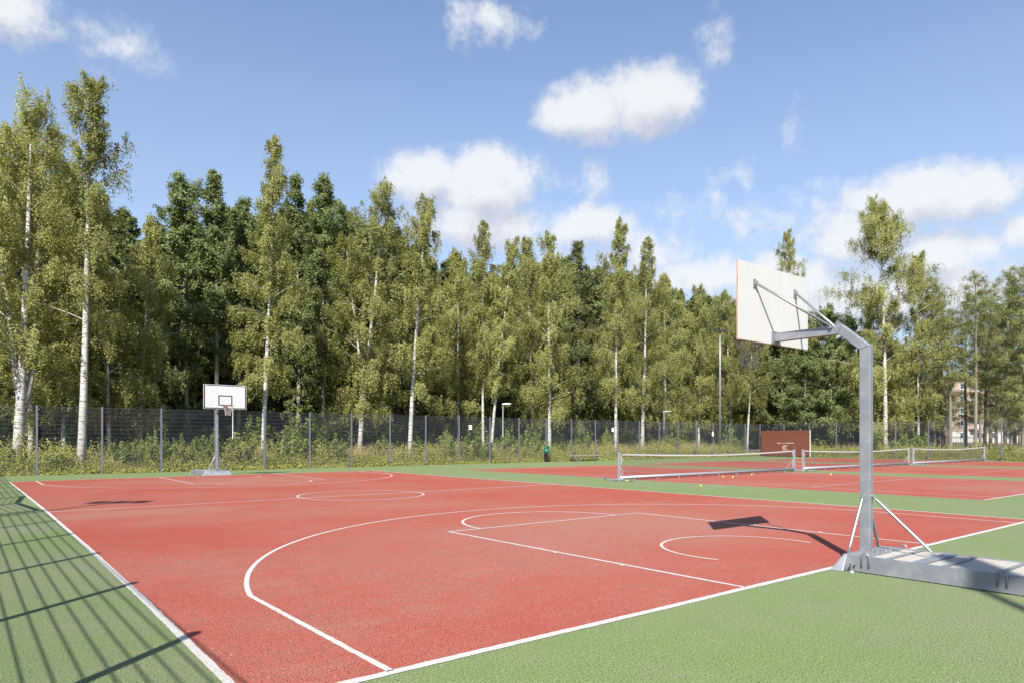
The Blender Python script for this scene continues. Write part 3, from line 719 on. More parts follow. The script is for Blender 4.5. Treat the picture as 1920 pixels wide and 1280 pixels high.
def park_lamp(p, H, label, side=1):
    z = float(terrain_z(p.x, p.y)); r = empty('street_lamp', (p.x, p.y, z-.1), -YAW); tag(r, label, 'street lamp', 'small park lamps behind the fence')
    H = H-z+.1
    MB().tube([(0,0,0), (0,0,1.1), (0,0,1.12), (0,0,H-.05)], [.06,.06,.042,.036], 10).build('pole', M['lamp_pole'], r, smooth=True)
    hd = MB(); pr = [(-.12,-.02),(.0,.05),(.3,.08),(.62,.05),(.66,.0),(.3,-.03),(0,-.05)]
    hd.prism([(u*side, v+H) for u, v in pr], 'y', -.10, .10); hd.build('lamp_head', M['lamp_white'], r, bevel=.02)
    MB().box(min(.15*side, .58*side), max(.15*side, .58*side), -.08, .08, H-.05, H-.036).build('lens', M['glass'], r)
for px, py, Y, l in ((943, 757, 38, 'small white headed park lamp behind the middle of the back fence'), (1245, 771, 37.6, 'small white headed park lamp between the birches right of centre'),
                     (436.5, 737, 39.5, 'grey lamp pole rising behind the far backboard')):
    p = ony(px, py, Y); park_lamp(p, p.z, l)
p = onx(1465, 777.5, 58.5); park_lamp(p, p.z, 'small white headed park lamp above the brown hitting wall')

def mast(x, y, H, label, rz=-.5, sp=.5):
    z = float(terrain_z(x, y)); r = empty('floodlight_mast', (x, y, z-.1), rz); tag(r, label, 'floodlight', 'floodlight masts round the courts')
    H = H-z+.1
    MB().tube([(0,0,0), (0,0,H*.72), (0,0,H*.725), (0,0,H)], [.10,.088,.075,.06], 12).build('pole', M['lamp_pole'], r, smooth=True)
    MB().tube([(-sp-.12, 0, H-.02), (sp+.12, 0, H-.02)], .035, 8).build('crossbar', M['dark'], r)
    for k, xx in enumerate((-sp, 0, sp)):
        b = MB(); b.hexa([(xx-.2,-.34,H-.0),(xx+.2,-.34,H-.0),(xx+.2,.12,H+.10),(xx-.2,.12,H+.10),(xx-.17,-.30,H+.12),(xx+.17,-.30,H+.12),(xx+.17,.12,H+.26),(xx-.17,.12,H+.26)])
        fl = b.build('floodlight_head', M['dark'], r); MB().add([(xx-.17,-.315,H-.0032),(xx+.17,-.315,H-.0032),(xx+.17,.09,H+.0848),(xx-.17,.09,H+.0848)], [(0,3,2,1)]).build('lens', M['glass'], fl)
        MB().bar((xx, 0, H), (xx, 0, H+.1), .05).build('bracket', M['dark'], fl)
pm_ = ony(1350, 622, 35.6); mast(pm_.x, pm_.y, pm_.z, 'tall pale floodlight mast behind the back fence, right of centre')
mast(-5.9-12*SK[0], 15.8-12*SK[1], 12.0, 'floodlight mast beyond the left edge whose shadow crosses the far half line')
mast(-.17-12.1*SK[0], -1.20-12.1*SK[1], 12.0, 'floodlight mast behind the camera whose shadow falls on the near hoop base', .7, .42)

# ---------------------------------------------------------------- trees
def leaf_quads(P, size, rng, droop=.0, elong=.40, bias=None, tri=False):
    N = len(P); a = rng.normal(size=(N, 3)); a[:, 2] -= droop
    if bias is not None:                            # leaves turn their faces outwards and up to the light
        nv = bias+rng.normal(size=(N, 3))*.55; nv /= np.linalg.norm(nv, axis=1, keepdims=True); a -= nv*(a*nv).sum(1, keepdims=True)
    a /= np.linalg.norm(a, axis=1, keepdims=True); b = np.cross(a, rng.normal(size=(N, 3)) if bias is None else nv); b /= np.linalg.norm(b, axis=1, keepdims=True)+1e-9
    s = (size*rng.uniform(.7, 1.35, N))[:, None]
    if tri:
        s = s*1.12; V = np.stack([P+b*s*elong, P+a*s, P-b*s*elong], 1).reshape(-1, 3); return V, np.arange(3*N).reshape(N, 3)
    V = np.stack([P, P+a*s*.5+b*s*elong, P+a*s, P+a*s*.5-b*s*elong], 1).reshape(-1, 3)
    return V, np.arange(4*N).reshape(N, 4)

SPEC = {
 'birch':  dict(nl=56, el=(20, 66), arch=.5, weep=1.3, nsub=9, ntw=6, nlf=12, size=.080, leaf='birch_leaf', bark='birch_bark', prof='ovate', elong=.40),
 'aspen':  dict(nl=60, el=(18, 62), arch=.2, weep=.3, nsub=8, ntw=6, nlf=10, size=.106, leaf='aspen_leaf', bark='aspen_bark', prof='ovate', elong=.46),
 'spruce': dict(nl=84, el=(-12, 35), arch=-.05, weep=.35, nsub=8, ntw=5, nlf=9, size=.15, leaf='spruce_leaf', bark='larch_bark', prof='cone', elong=.2),
 'larch':  dict(nl=74, el=(-8, 34), arch=-.05, weep=.45, nsub=8, ntw=5, nlf=8, size=.12, leaf='larch_leaf', bark='larch_bark', prof='slim', elong=.16),
}
def profile(kind, u):
    if kind == 'ovate': return (1-u)**.85*(.72+.40*min(1, u/.2))+.045
    if kind == 'full': return (1-u)**.58*(.72+.40*min(1, u/.25))+.045
    if kind == 'cone': return (1-u)**.9*.98+.03
    return (1-u)**.6*(.75+.25*min(1, u/.3))+.05
def tree_geometry(seed, species, H, cb, R, lean=(0, 0), r0=.16, bend=.25, fork=False, dens=1.0, size=None, gap=.0, prof=None, branch_tubes=True, sides=8):
    """returns wood MB, branch MB and leaf arrays in local space (base at origin)"""
    s = SPEC[species]; rng = np.random.default_rng(seed); W, Bq = MB(), MB()
    n = 14; ph = rng.uniform(0, 6.28, 4)
    def trunk(t):
        t = np.asarray(t, float)
        x = lean[0]*t**1.15 + bend*(np.sin(t*3.6+ph[0])-math.sin(ph[0]))*.5*t**.5; y = lean[1]*t**1.15 + bend*(np.sin(t*3.1+ph[1])-math.sin(ph[1]))*.5*t**.5
        return np.stack([x, y, H*t], -1)
    tt = np.linspace(0, 1, n); tp = trunk(tt); tr = r0*((1-tt)**.85)+.012; tr[0] *= 1.25
    pts = tp.copy(); pts[0, 2] -= .4
    W.tube(pts, list(tr), sides)
    stems = [(trunk, 1.0, r0)]
    if fork:
        t0 = .16; base = trunk(t0)
        for k, (ax, ay, hh) in enumerate(fork):
            def st(t, base=base, ax=ax, ay=ay, hh=hh, k=k):
                t = np.asarray(t, float); b = np.maximum(t-t0, 0)/(1-t0)
                x = base[0]+ax*b**.75+.2*np.sin(b*5+k); y = base[1]+ay*b**.75; z = base[2]+(H*hh-base[2])*b
                return np.stack([x+0*z, y+0*z, z], -1)
            q_ = np.linspace(t0, 1, 11); W.tube(st(q_), list(r0*.62*(1-(q_-t0)/(1-t0))**.85+.012), 6); stems.append((st, hh, r0*.62))
    LP, LD = [], []
    for si, (tf, hh, rr) in enumerate(stems):
        nl = int(s['nl']*(1 if si == 0 else .6)*(1 if not fork else .75)*min(1.25, max(.6, H*(1-cb)/13)))
        az = rng.uniform(0, 6.28)
        for i in range(nl):
            u = ((i+rng.uniform(-.4, .4))/nl); u = min(max(u, 0), .985); az += 2.399+rng.normal()*.35
            t = cb+(1-cb)*u
            if rng.random() < gap*(1-u): continue
            p0 = tf(t); e0, e1 = s['el']; el = math.radians(e0+(e1-e0)*u+rng.normal()*9)
            hl = R*1.22*profile(prof or s['prof'], u)*rng.uniform(.42, 1.28)*(1+.22*math.sin(2*az+ph[2])*math.sin(u*9+ph[3])); L = max(.35, hl/max(.35, math.cos(el)))
            if species == 'birch' and u > .8: L = max(L, .7)
            d = np.array([math.cos(el)*math.cos(az), math.cos(el)*math.sin(az), math.sin(el)])
            f = np.linspace(0, 1, 5)[:, None]
            lp = p0+d*L*f + np.array([0, 0, -1.])*(s['arch']*L*.55*f**2.2)
            if branch_tubes: (W if (L > 2.4 and rng.random() < .6) or species != 'birch' else Bq).tube(lp, list(np.interp(f[:, 0], [0, 1], [max(.010, min(.26*tr_at(tr, t), L*.0095)), .004])), 4, cap=False)
            ns = max(3, int(s['nsub']*min(1.4, .45+L/3.0)*dens))
            fs = rng.uniform(.18, 1.0, ns); 
            so = np.stack([np.interp(fs, f[:, 0], lp[:, k]) for k in range(3)], -1)
            side = rng.normal(size=(ns, 3)); side[:, 2] *= .5
            sdv = d*.7+side*.62; sdv /= np.linalg.norm(sdv, axis=1, keepdims=True)
            sl = np.maximum(.22, L*rng.uniform(.16, .40, ns)*(1.15-.6*fs))
            if branch_tubes and L > 1.2:
                for k in range(0, ns, 2): Bq.tube([so[k], so[k]+sdv[k]*sl[k]*.9], [.010, .004], 3, cap=False)
            nt = s['ntw']; g = rng.uniform(.15, 1.05, (ns, nt))
            ts = so[:, None]+sdv[:, None]*(sl[:, None]*g)[..., None]
            ts[..., 2] -= s['arch']*.25*(sl[:, None]*g)**2
            hang = rng.uniform(.25, 1.0, (ns, nt))*s['weep']*(.5+.5*min(1, L/2.5)); out = rng.normal(size=(ns, nt, 3))*(.14 if species == 'birch' else .2)
            nf = s['nlf']; q2 = rng.uniform(0, 1, (ns, nt, nf))
            lf = ts[:, :, None]+out[:, :, None]*q2[..., None]; lf[..., 2] -= hang[..., None]*q2
            lf = lf+rng.normal(size=lf.shape)*(.05 if species == 'birch' else .085)
            LP.append(lf.reshape(-1, 3))
    P = np.concatenate(LP); ax = trunk(np.clip(P[:, 2]/H, 0, 1)); ob = P-ax; ob[:, 2] = 0; ob /= np.linalg.norm(ob, axis=1, keepdims=True)+.3; ob[:, 2] = .55
    V, F = leaf_quads(P, np.full(len(P), size or s['size']), rng, droop=.9 if species == 'birch' else .3, elong=s['elong'], tri=True, bias=ob)
    tint = np.clip(rng.normal(.55, .26, len(P)), 0, 1)
    return W, Bq, (V, F, tint)
def tr_at(tr, t): return float(np.interp(t, np.linspace(0, 1, len(tr)), tr))
NLEAF = 0
def meshes_of(species, geom, name):
    global NLEAF
    W, Bq, (V, F, tint) = geom; s = SPEC[species]; NLEAF += len(F)
    tm = W.mesh('trunk', M[s['bark']]); tm.shade_smooth(); bm_ = Bq.mesh('branches', M['twig']) if Bq.v else None
    return tm, bm_, fast_mesh('crown', V, F, M[s['leaf']], tint)
def place_tree(name, ms, loc, label, cat='tree', group=None, rz=0., sc=(1, 1, 1)):
    r = empty(name, loc, rz); r.scale = sc; tag(r, label, cat, group)
    tm, bm_, lm = ms; inst('trunk', tm, r)
    if bm_: inst('branches', bm_, r)['kind'] = 'stuff'
    inst('crown', lm, r)['kind'] = 'stuff'; return r

def front_tree(seed, species, bx, Y, tx, ty, cby, cw, label, r0=.15, group='trees standing just behind the back fence', name=None, X=None, gap=0., dens=1., **kw):
    """bx: pixel column of the trunk foot, (tx,ty): pixel of the top, cby: pixel row of the crown's lower edge, cw: crown half width in pixels"""
    p = ony(bx, HOR, Y) if X is None else onx(bx, HOR, X)
    z = float(terrain_z(p.x, p.y)); dp = depth(p); k = dp/FPX
    H = CH+(HOR-ty)*k-z; lean = RIGHT*((tx-bx)*k); cb = min(.8, max(.06, (CH+(HOR-cby)*k-z)/H)); R = cw*k
    g = tree_geometry(seed, species, H, cb, R, (lean.x, lean.y), r0, gap=gap, dens=dens, **kw)
    return place_tree(name or {'birch': 'birch_tree', 'aspen': 'aspen_tree', 'spruce': 'spruce_tree', 'larch': 'larch_tree'}[species], meshes_of(species, g, name), (p.x, p.y, z), label, group=group)

FT = front_tree
FT(11, 'birch', 33, 37.2, 70, 215, 690, 105, 'leaning many-stemmed white birch at the far left edge', r0=.23, fork=[(-1.3, .9, .88), (1.3, .6, .95)], dens=1.15, prof='full')
FT(12, 'birch', 152, 35.6, 192, 166, 690, 84, 'tallest birch, second from left, with a thick bare white trunk leaning right', r0=.185, gap=.22, dens=1.15, bend=.35, prof='full')
FT(13, 'birch', 493, 36.0, 513, 258, 730, 60, 'slender straight birch just right of the far backboard', r0=.135, dens=1.1)
FT(14, 'birch', 674, 37.5, 703, 348, 790, 68, 'full drooping birch with a kinked trunk, next right of the slender straight birch', r0=.16, fork=[(-.7, .5, .8)], bend=.5, dens=1.2, prof='full')
FT(15, 'birch', 768, 36.2, 797, 366, 740, 66, 'pale leaning birch whose trunk curves right above the fence', r0=.15, bend=.45, dens=1.1)
FT(16, 'birch', 906, 40.5, 902, 420, 720, 46, 'left trunk of the close pair of thin birches near the middle', r0=.11)
FT(17, 'birch', 921, 39.0, 955, 450, 730, 50, 'right trunk of the close pair of thin birches, leaning right', r0=.12)
FT(18, 'birch', 1030, 36.5, 1036, 440, 790, 60, 'birch with a straight white foot beside the green litter bin', r0=.15, dens=1.1)
FT(19, 'birch', 1154, 36.2, 1166, 414, 745, 50, 'birch with a long clean white trunk at the left end of the nearest tennis net', r0=.14, dens=1.1)
FT(20, 'birch', 1204, 36.6, 1216, 450, 780, 48, 'stout birch right of the clean white trunk, top leaning slightly', r0=.17, dens=1.1)
FT(21, 'birch', 1401, 37.0, 1412, 575, 760, 46, 'thin leaning birch just left of the brown hitting wall', r0=.11, dens=1.1)
FT(22, 'birch', 1483, 39.5, 1474, 432, 770, 50, 'thin birch rising behind the near backboard', r0=.12, gap=.1)
FT(23, 'birch', 1661, 35, 1652, 396, 815, 84, 'big full birch right of the near hoop post', r0=.20, X=57.0, dens=2.0, bend=.3, prof='full')
FT(24, 'birch', 1643, 35, 1628, 560, 800, 50, 'smaller side birch with a thin trunk beside the big full birch', r0=.09, X=59.0)
FT(25, 'birch', 1722, 35, 1725, 480, 800, 52, 'birch filling in right of the big full birch', r0=.11, X=61.0, dens=1.2)

aspens = [(31, 'aspen', 352, 44, 333, 338, 700, 74, 'broad dark green tree left of the far backboard'), (32, 'aspen', 405, 42.5, 410, 325, 690, 46, 'dark green aspen with a bare trunk straight above the far backboard'),
          (33, 'aspen', 447, 45, 458, 382, 690, 52, 'dark aspen filling in between backboard and slender birch'), (34, 'aspen', 560, 44, 556, 330, 720, 52, 'dark green tree close behind the slender birch'),
          (35, 'aspen', 606, 42, 611, 336, 740, 58, 'tall pointed dark green aspen left of the drooping birch'), (36, 'aspen', 636, 46, 640, 392, 720, 52, 'dark tree between the pointed aspen and the drooping birch')]
for a in aspens: FT(*a, r0=.15, dens=1.2)
FT(37, 'aspen', 1560, 35, 1552, 585, 815, 62, 'rounded dark green tree seen left of the near hoop post', r0=.14, X=58.5, dens=1.4)
FT(38, 'aspen', 1512, 35, 1505, 650, 810, 46, 'lower dark green tree above the right end of the hitting wall', r0=.12, X=57.0, dens=1.2)
FT(39, 'birch', 205, 39.0, 205, 520, 790, 84, 'shaded birch hanging low behind the thick leaning trunk', r0=.10, dens=1.2)
FT(40, 'birch', 1000, 42, 985, 448, 790, 60, 'bushy birch left of the litter bin', r0=.12)
FT(41, 'spruce', 1085, 42, 1086, 452, 800, 66, 'yellowish green conifer between the birches right of the litter bin', r0=.14, dens=1.2)
FT(42, 'birch', 860, 43, 850, 470, 770, 54, 'birch filling the dip left of the thin pair', r0=.11)
FT(43, 'birch', 1250, 39.5, 1243, 518, 800, 54, 'leafy birch by the second park lamp', r0=.12, dens=1.2)
FT(44, 'birch', 1310, 40, 1312, 540, 800, 54, 'leafy birch left of the floodlight mast', r0=.12, dens=1.2)
FT(45, 'birch', 1372, 42, 1358, 548, 790, 50, 'leafy birch right of the floodlight mast', r0=.12, dens=1.1)
FT(46, 'birch', 60, 41, 20, 255, 780, 100, 'tall birch behind the leaning many-stemmed one', r0=.14, dens=1.1, prof='full')
FT(47, 'birch', 262, 41, 275, 412, 790, 80, 'birch in the gap right of the tallest birch', r0=.12, dens=1.1)
FT(48, 'spruce', 735, 45, 732, 420, 800, 70, 'dark conifer behind the curving birch', r0=.15, dens=1.2)
FT(49, 'aspen', 1440, 45, 1445, 580, 800, 56, 'dark leafy tree behind the near backboard', r0=.13, dens=1.2)
FT(50, 'birch', 120, 41.5, 112, 330, 780, 80, 'birch between the two leftmost birches, set back', r0=.12)

larch = [(1752, 62, 1750, 520, 'leftmost larch beside the big full birch'), (1768, 66, 1766, 545, 'larch left of the brick building'), (1782, 60, 1784, 590, 'thin larch at the left edge of the brick building'),
         (1811, 68, 1812, 560, 'larch in front of the middle of the brick building'), (1829, 60, 1828, 512, 'tall pointed dark larch right of the brick building'), (1846, 66, 1850, 560, 'slim larch behind the pointed one'),
         (1857, 72, 1860, 535, 'farther larch between the pointed one and the pale trunk'), (1884, 61, 1893, 505, 'larch with a pale leaning trunk near the right edge'), (1903, 66, 1902, 520, 'larch second from the right edge'),
         (1918, 60, 1922, 500, 'larch cut by the right edge of the picture'), (1945, 62, 1948, 500, 'larch just outside the right edge'),
         (1760, 78, 1760, 575, 'back row larch left of the brick building'), (1838, 80, 1840, 580, 'back row larch right of the brick building'), (1868, 84, 1868, 570, 'back row larch left of the pale leaning trunk'), (1895, 80, 1897, 560, 'back row larch right of the pale leaning trunk'), (1912, 90, 1912, 560, 'far back larch near the right edge')]
LV = None
for i, (bx, X, tx, ty, l) in enumerate(larch):
    FT(60+i, 'larch', bx, 0, tx, ty, 712 if 1775 < bx < 1845 else 795, 46 if X < 75 else 38, l, r0=.16, X=X, group='larches behind the right fence', bend=.15, dens=1.05, gap=.15)

# the wood behind: shared meshes, each tree an object of its own
VAR = {}
for sp, k in (('birch', 3), ('aspen', 2), ('spruce', 2)):
    VAR[sp] = [meshes_of(sp, tree_geometry(200+i+len(sp), sp, 18.0, .08, 3.4 if sp != 'spruce' else 3.0, (.4, .2), .15, dens=1.0, size=SPEC[sp]['size']*1.8, branch_tubes=True, sides=6), sp) for i in range(k)]
rg = random.Random(77)
names = {'birch': 'birch_tree', 'aspen': 'aspen_tree', 'spruce': 'spruce_tree'}
spots = []
for row, (Y, n, lo, hi) in enumerate(((46.5, 24, -9, 78), (53, 26, -8, 92), (61, 26, -6, 105), (71, 26, -5, 122), (82, 26, -3, 140))):
    for i in range(n): spots.append((lo+(hi-lo)*(i+rg.uniform(.2, .8))/n, Y+rg.uniform(-2, 2)))
for X, n in ((66, 7), (74, 8)):
    for i in range(n): spots.append((X+rg.uniform(-2, 2), 22+(46-22)*(i+rg.uniform(.2, .8))/n))
ridge = [(-60, 240), (60, 300), (150, 330), (270, 470), (300, 400), (460, 390), (640, 400), (700, 430), (760, 440), (870, 500), (1000, 495), (1130, 505), (1190, 520), (1260, 545), (1350, 575), (1450, 590), (1560, 605), (1620, 610), (1700, 640), (1780, 700), (2300, 720)]
for i, (x, y) in enumerate(spots):
    v = Vector((x-CX, y-CY, 0)); dp = depth((x, y)); px = 960+FPX*v.dot(RIGHT)/dp
    if px > 1735 or px < -120: continue
    top = np.interp(px, [a for a, b in ridge], [b for a, b in ridge]) + rg.uniform(-8, 38)
    z = float(terrain_z(x, y)); H = CH+(HOR-top)*dp/FPX-z
    sp = rg.choices(('birch', 'aspen', 'spruce'), (.35, .4, .25))[0]
    if px < 700 : sp = rg.choices(('birch', 'aspen', 'spruce'), (.1, .5, .4))[0]
    s = H/18.0; wsc = rg.uniform(.85, 1.2)*max(.75, min(1.25, s))
    lab = {'birch': 'birch in the crowded wood behind the first row of trees', 'aspen': 'dark aspen in the crowded wood behind the first row of trees', 'spruce': 'dark conifer in the crowded wood behind the first row of trees'}[sp]
    place_tree(names[sp], rg.choice(VAR[sp]), (x, y, z), lab, group='%s of the crowded wood' % {'birch': 'birches', 'aspen': 'aspens', 'spruce': 'conifers'}[sp], rz=rg.uniform(0, 6.28), sc=(wsc, wsc, s))

# ---------------------------------------------------------------- shrubs and weeds
def shrub_geometry(seed, H, R, n=4200, size=.085, dens=1.):
    rng = np.random.default_rng(seed); S = MB(); pts = []
    k = 16
    for i in range(k):
        az = rng.uniform(0, 6.28); rr = R*math.sqrt(rng.uniform(0, 1)); h = H*rng.uniform(.55, 1.08)*(1-.35*(rr/R)**2)
        b = np.array([rr*.35*math.cos(az), rr*.35*math.sin(az), -.1]); t = np.array([rr*math.cos(az), rr*math.sin(az), h])
        S.tube([b, b*.5+t*.5+rng.normal(size=3)*.04, t], [.012, .009, .004], 4, cap=False)
        m = n//k; f = rng.uniform(.12, 1.02, m)**.8; p = b+(t-b)*f[:, None]+rng.normal(size=(m, 3))*np.array([1, 1, .6])*(.20*(1.15-f))[:, None]*R*.75
        pts.append(p)
    P = np.concatenate(pts); P[:, 2] = np.maximum(P[:, 2], .03); ob = P*np.array([1/R, 1/R, .5/H])+np.array([0, 0, .45]); V, F = leaf_quads(P, np.full(len(P), size), rng, droop=-.2, elong=.32, bias=ob)
    return S.mesh('stems', M['twig']), fast_mesh('foliage', V, F, M['shrub_leaf'], np.clip(rng.normal(.55, .28, len(P)), 0, 1))
SV = [shrub_geometry(300+i, 1.6, .9) for i in range(4)]
def shrub(px, Y, toppx, hw, label, v=0, X=None, grp='shrubs behind the fences'):
    p = ony(px, HOR, Y) if X is None else onx(px, HOR, X)
    z = float(terrain_z(p.x, p.y)); k = depth(p)/FPX; H = max(.5, CH+(HOR-toppx)*k-z); R = hw*k
    r = empty('shrub', (p.x, p.y, z), px*.1); r.scale = (R/.9, R/.9, H/1.6); tag(r, label, 'shrub', grp)
    inst('stems', SV[v % 4][0], r); inst('foliage', SV[v % 4][1], r)['kind'] = 'stuff'
shr = [(240, 35.4, 812, 34, 'leafy shrub between the second and third posts of the back fence'), (292, 35.2, 800, 24, 'upright shrub against the third fence post from left'), (345, 35.4, 815, 34, 'shrub low to the left of the far hoop post'),
       (400, 35.6, 806, 36, 'shrub directly behind the far hoop post'), (452, 35.6, 812, 30, 'shrub right of the far hoop post'), (545, 35.8, 800, 38, 'rounded shrub right of the slender straight birch'),
       (625, 35.6, 815, 30, 'shrub left of the drooping birch foot'), (716, 36.4, 818, 26, 'small shrub right of the drooping birch foot'), (838, 35.2, 796, 16, 'thin upright sapling near the square number plate'),
       (893, 35.2, 812, 40, 'dense fresh green shrub under the square number plate'), (955, 36, 805, 30, 'shrub in front of the park lamp pole'), (990, 36, 800, 30, 'shrub left of the litter bin'), (1060, 36.4, 815, 22, 'shrub behind the left end of the bench'),
       (1095, 36.4, 790, 18, 'tall sapling shrub above the bench'), (1140, 36.8, 800, 14, 'shrub at the foot of the long clean white trunk'), (1262, 37, 812, 22, 'shrub behind the fence by the second park lamp'), (1375, 37, 812, 26, 'shrub right of the floodlight mast'),
       (20, 36.0, 835, 30, 'low shrub at the foot of the many-stemmed birch'), (110, 35.2, 850, 26, 'low shrub between the two leftmost birches'), (780, 36.6, 820, 26, 'shrub behind the foot of the curving birch')]
for i, a in enumerate(shr): shrub(*a, v=i)
for i, (px, X, ty, hw, l) in enumerate(((1690, 56.5, 805, 26, 'shrub right of the big full birch foot'), (1640, 57, 810, 26, 'shrub left of the big full birch foot'), (1725, 58, 800, 22, 'shrub behind the middle net post pair'), (1880, 55, 828, 24, 'low shrub near the right edge behind the fence'), (1560, 58, 800, 30, 'shrub behind the right end of the hitting wall'))):
    shrub(px, 0, ty, hw, l, i+1, X)
# dense shadowed undergrowth inside the wood
UG = [shrub_geometry(330+i, 3.0, 1.6, 2400, .17) for i in range(3)]
for i in range(120):
    row = i//40; x = -10+(92+row*16)*(i % 40+rg.uniform(.1, .9))/40; y = (40.5, 48, 58)[row]+rg.uniform(0, 6); z = float(terrain_z(x, y)); s = rg.uniform(.75, 1.4)+row*.25
    if 960+FPX*Vector((x-CX, y-CY, 0)).dot(RIGHT)/depth((x, y)) > 1760: continue
    if depth((x, y)) < 20: continue
    r = empty('undergrowth_bush', (x, y, z), rg.uniform(0, 6)); r.scale = (s, s, s*rg.uniform(.8, 1.3)); tag(r, 'leafy undergrowth bush in the shade at the edge of the wood', 'bush', 'undergrowth bushes in the shade of the wood')
    st, fo = UG[i % 3]; inst('stems', st, r); inst('foliage', fo, r)['kind'] = 'stuff'

def strip_points(rng, n, segs):
    """random points in the verge behind the fences; returns xyz and the distance behind the fence"""
    out = []; d = rng.uniform(0, 1, n)**1.25*4.7-.14
    L1, L2 = 62.5, 34.0; s = rng.uniform(0, L1+L2, n); onb = s < L1
    x = np.where(onb, -10.3+s, 52.1+d); y = np.where(onb, 33.28+d, 33.2-(s-L1))
    return np.stack([x, y, terrain_z(x, y)], -1), d
def weeds():
    rng = np.random.default_rng(901)
    n = 25000; base, d = strip_points(rng, n, None)
    patch = .5+.5*np.sin(base[:, 0]*.9+1)*np.sin(base[:, 0]*.37+base[:, 1]*.8)
    h = (.20+.46*np.clip(d/2.0, 0, 1))*rng.uniform(.5, 1.6, n)*(.45+1.1*patch)
    m = 7; f = rng.uniform(.08, 1, (n, m)); P = base[:, None]+rng.normal(size=(n, m, 3))*np.array([.09, .09, .02]); P[..., 2] += h[:, None]*f
    P = P.reshape(-1, 3); V, F = leaf_quads(P, np.full(len(P), .085), rng, droop=-.5, elong=.36, bias=np.tile(np.array([-.3, -.45, .75]), (len(P), 1)))
    o = bpy.data.objects.new('weeds', fast_mesh('weeds', V, F, M['weed_leaf'], np.clip(rng.normal(.55, .3, len(P)), 0, 1))); C.objects.link(o)
    tag(o, 'low yellow green weeds growing along the foot of the fences', 'weeds', kind='stuff')
    n = 17000; base, d = strip_points(rng, n, None)
    clump = np.sin(base[:, 0]*.55+2)+np.sin(base[:, 0]*1.31+base[:, 1]*.9)
    h = (.25+.55*np.clip(d/2.2, 0, 1))*rng.uniform(.55, 1.3, n)*(.85+.22*clump)
    dirv = np.stack([rng.normal(size=n)*.22, rng.normal(size=n)*.22, np.ones(n)], -1); w = rng.normal(size=(n, 3))*np.array([1, .5, 0]); w /= np.linalg.norm(w, axis=1, keepdims=True)
    wd = .007+.006*rng.random(n); tip = base+dirv*h[:, None]; midp = base+dirv*h[:, None]*np.array([.4, .4, .55])
    V = np.stack([base-w*wd[:, None]*.6, midp-w*wd[:, None], tip, midp+w*wd[:, None]], 1).reshape(-1, 3)
    V[:, 2] = np.maximum(V[:, 2], -.05)
    o = bpy.data.objects.new('tall_grass', fast_mesh('tall_grass', V, np.arange(4*n).reshape(n, 4), M['straw'], np.clip(rng.normal(.45, .3, n)+.2*clump, 0, 1))); C.objects.link(o)
    tag(o, 'dry straw coloured grass standing behind the fences', 'grass', kind='stuff')
    # seed heads of the taller grass in a few drifts
    ctr = np.array([(9.8, 35.2), (12.2, 35.6), (16.6, 35.0), (20.4, 35.1), (30.5, 35.4), (44, 35.5), (3.5, 35.0), (36, 35.2)]); n = 1500
    c = ctr[rng.integers(0, len(ctr), n)]+rng.normal(size=(n, 2))*np.array([1.1, .5]); b = np.stack([c[:, 0], c[:, 1], terrain_z(c[:, 0], c[:, 1])], -1); b[:, 2] += rng.uniform(.55, 1.0, n)
    P = (b[:, None]+rng.normal(size=(n, 5, 3))*np.array([.012, .012, .07])).reshape(-1, 3); V, F = leaf_quads(P, np.full(len(P), .07), rng, droop=-2.5, elong=.16)
    o = bpy.data.objects.new('grass_seed_heads', fast_mesh('grass_seed_heads', V, F, M['straw'], np.clip(rng.normal(.95, .15, len(P)), 0, 1))); C.objects.link(o)
    tag(o, 'pinkish straw seed heads standing above the verge grass', 'grass', kind='stuff')
    # withered branch of brown leaves above the left fence
    p = ony(195, 775, 38.4); r = empty('withered_branch', (p.x, p.y, p.z)); tag(r, 'broken branch with withered orange brown leaves hanging above the left fence', 'branch')
    P = np.concatenate([np.array([dx, rng.normal()*.1, 0])+rng.normal(size=(60, 3))*np.array([.13, .12, .22])-np.array([0, 0, .25])*rng.random((60, 1)) for dx in (-.55, -.35, -.15, .05, .2, .35)]); P[:, 2] -= .1*np.abs(P[:, 0]); P[:, 2] -= .35*(P[:, 0] < -.25)
    V, F = leaf_quads(P, np.full(len(P), .09), rng, droop=.6, elong=.35); inst('leaves', fast_mesh('leaves', V, F, M['brown_leaf'], rng.random(len(P))), r)
    MB().tube([(-.6, 0, -.25), (-.2, .02, .1), (.25, 0, .2), (.45, .5, .75)], [.008, .012, .016, .02], 5).build('stem', M['twig'], r)
    # leaves blown onto the court
    n = 420; a = rng.random(n) < .75
    x = np.where(a, rng.uniform(-10, 50, n), rng.uniform(-9, 14, n)); y = np.where(a, 33.0-np.abs(rng.normal(size=n))*1.6, rng.uniform(-4, 30, n))
    P = np.stack([x, y, np.full(n, .014)], -1); e = np.stack([-.70+rng.uniform(-.05, .05, 60), rng.uniform(-2.3, .0, 60), np.full(60, .016)], -1); P = np.concatenate([P, e]); n = len(P)
    an = rng.uniform(0, 6.28, n); u = np.stack([np.cos(an), np.sin(an), rng.uniform(-.1, .25, n)], -1); w = np.stack([-np.sin(an), np.cos(an), rng.uniform(-.1, .15, n)], -1); s = rng.uniform(.018, .042, n)[:, None]
    s[-60:] *= .5
    V = np.stack([P, P+u*s*.5+w*s*.38, P+u*s, P+u*s*.5-w*s*.38], 1).reshape(-1, 3); V[:, 2] = np.maximum(V[:, 2], .0125)
    o = bpy.data.objects.new('fallen_leaves', fast_mesh('fallen_leaves', V, np.arange(4*n).reshape(n, 4), M['fallen'], rng.random(n))); C.objects.link(o)
    tag(o, 'small dry fallen leaves scattered over the court surface', 'leaves', kind='stuff')
weeds()

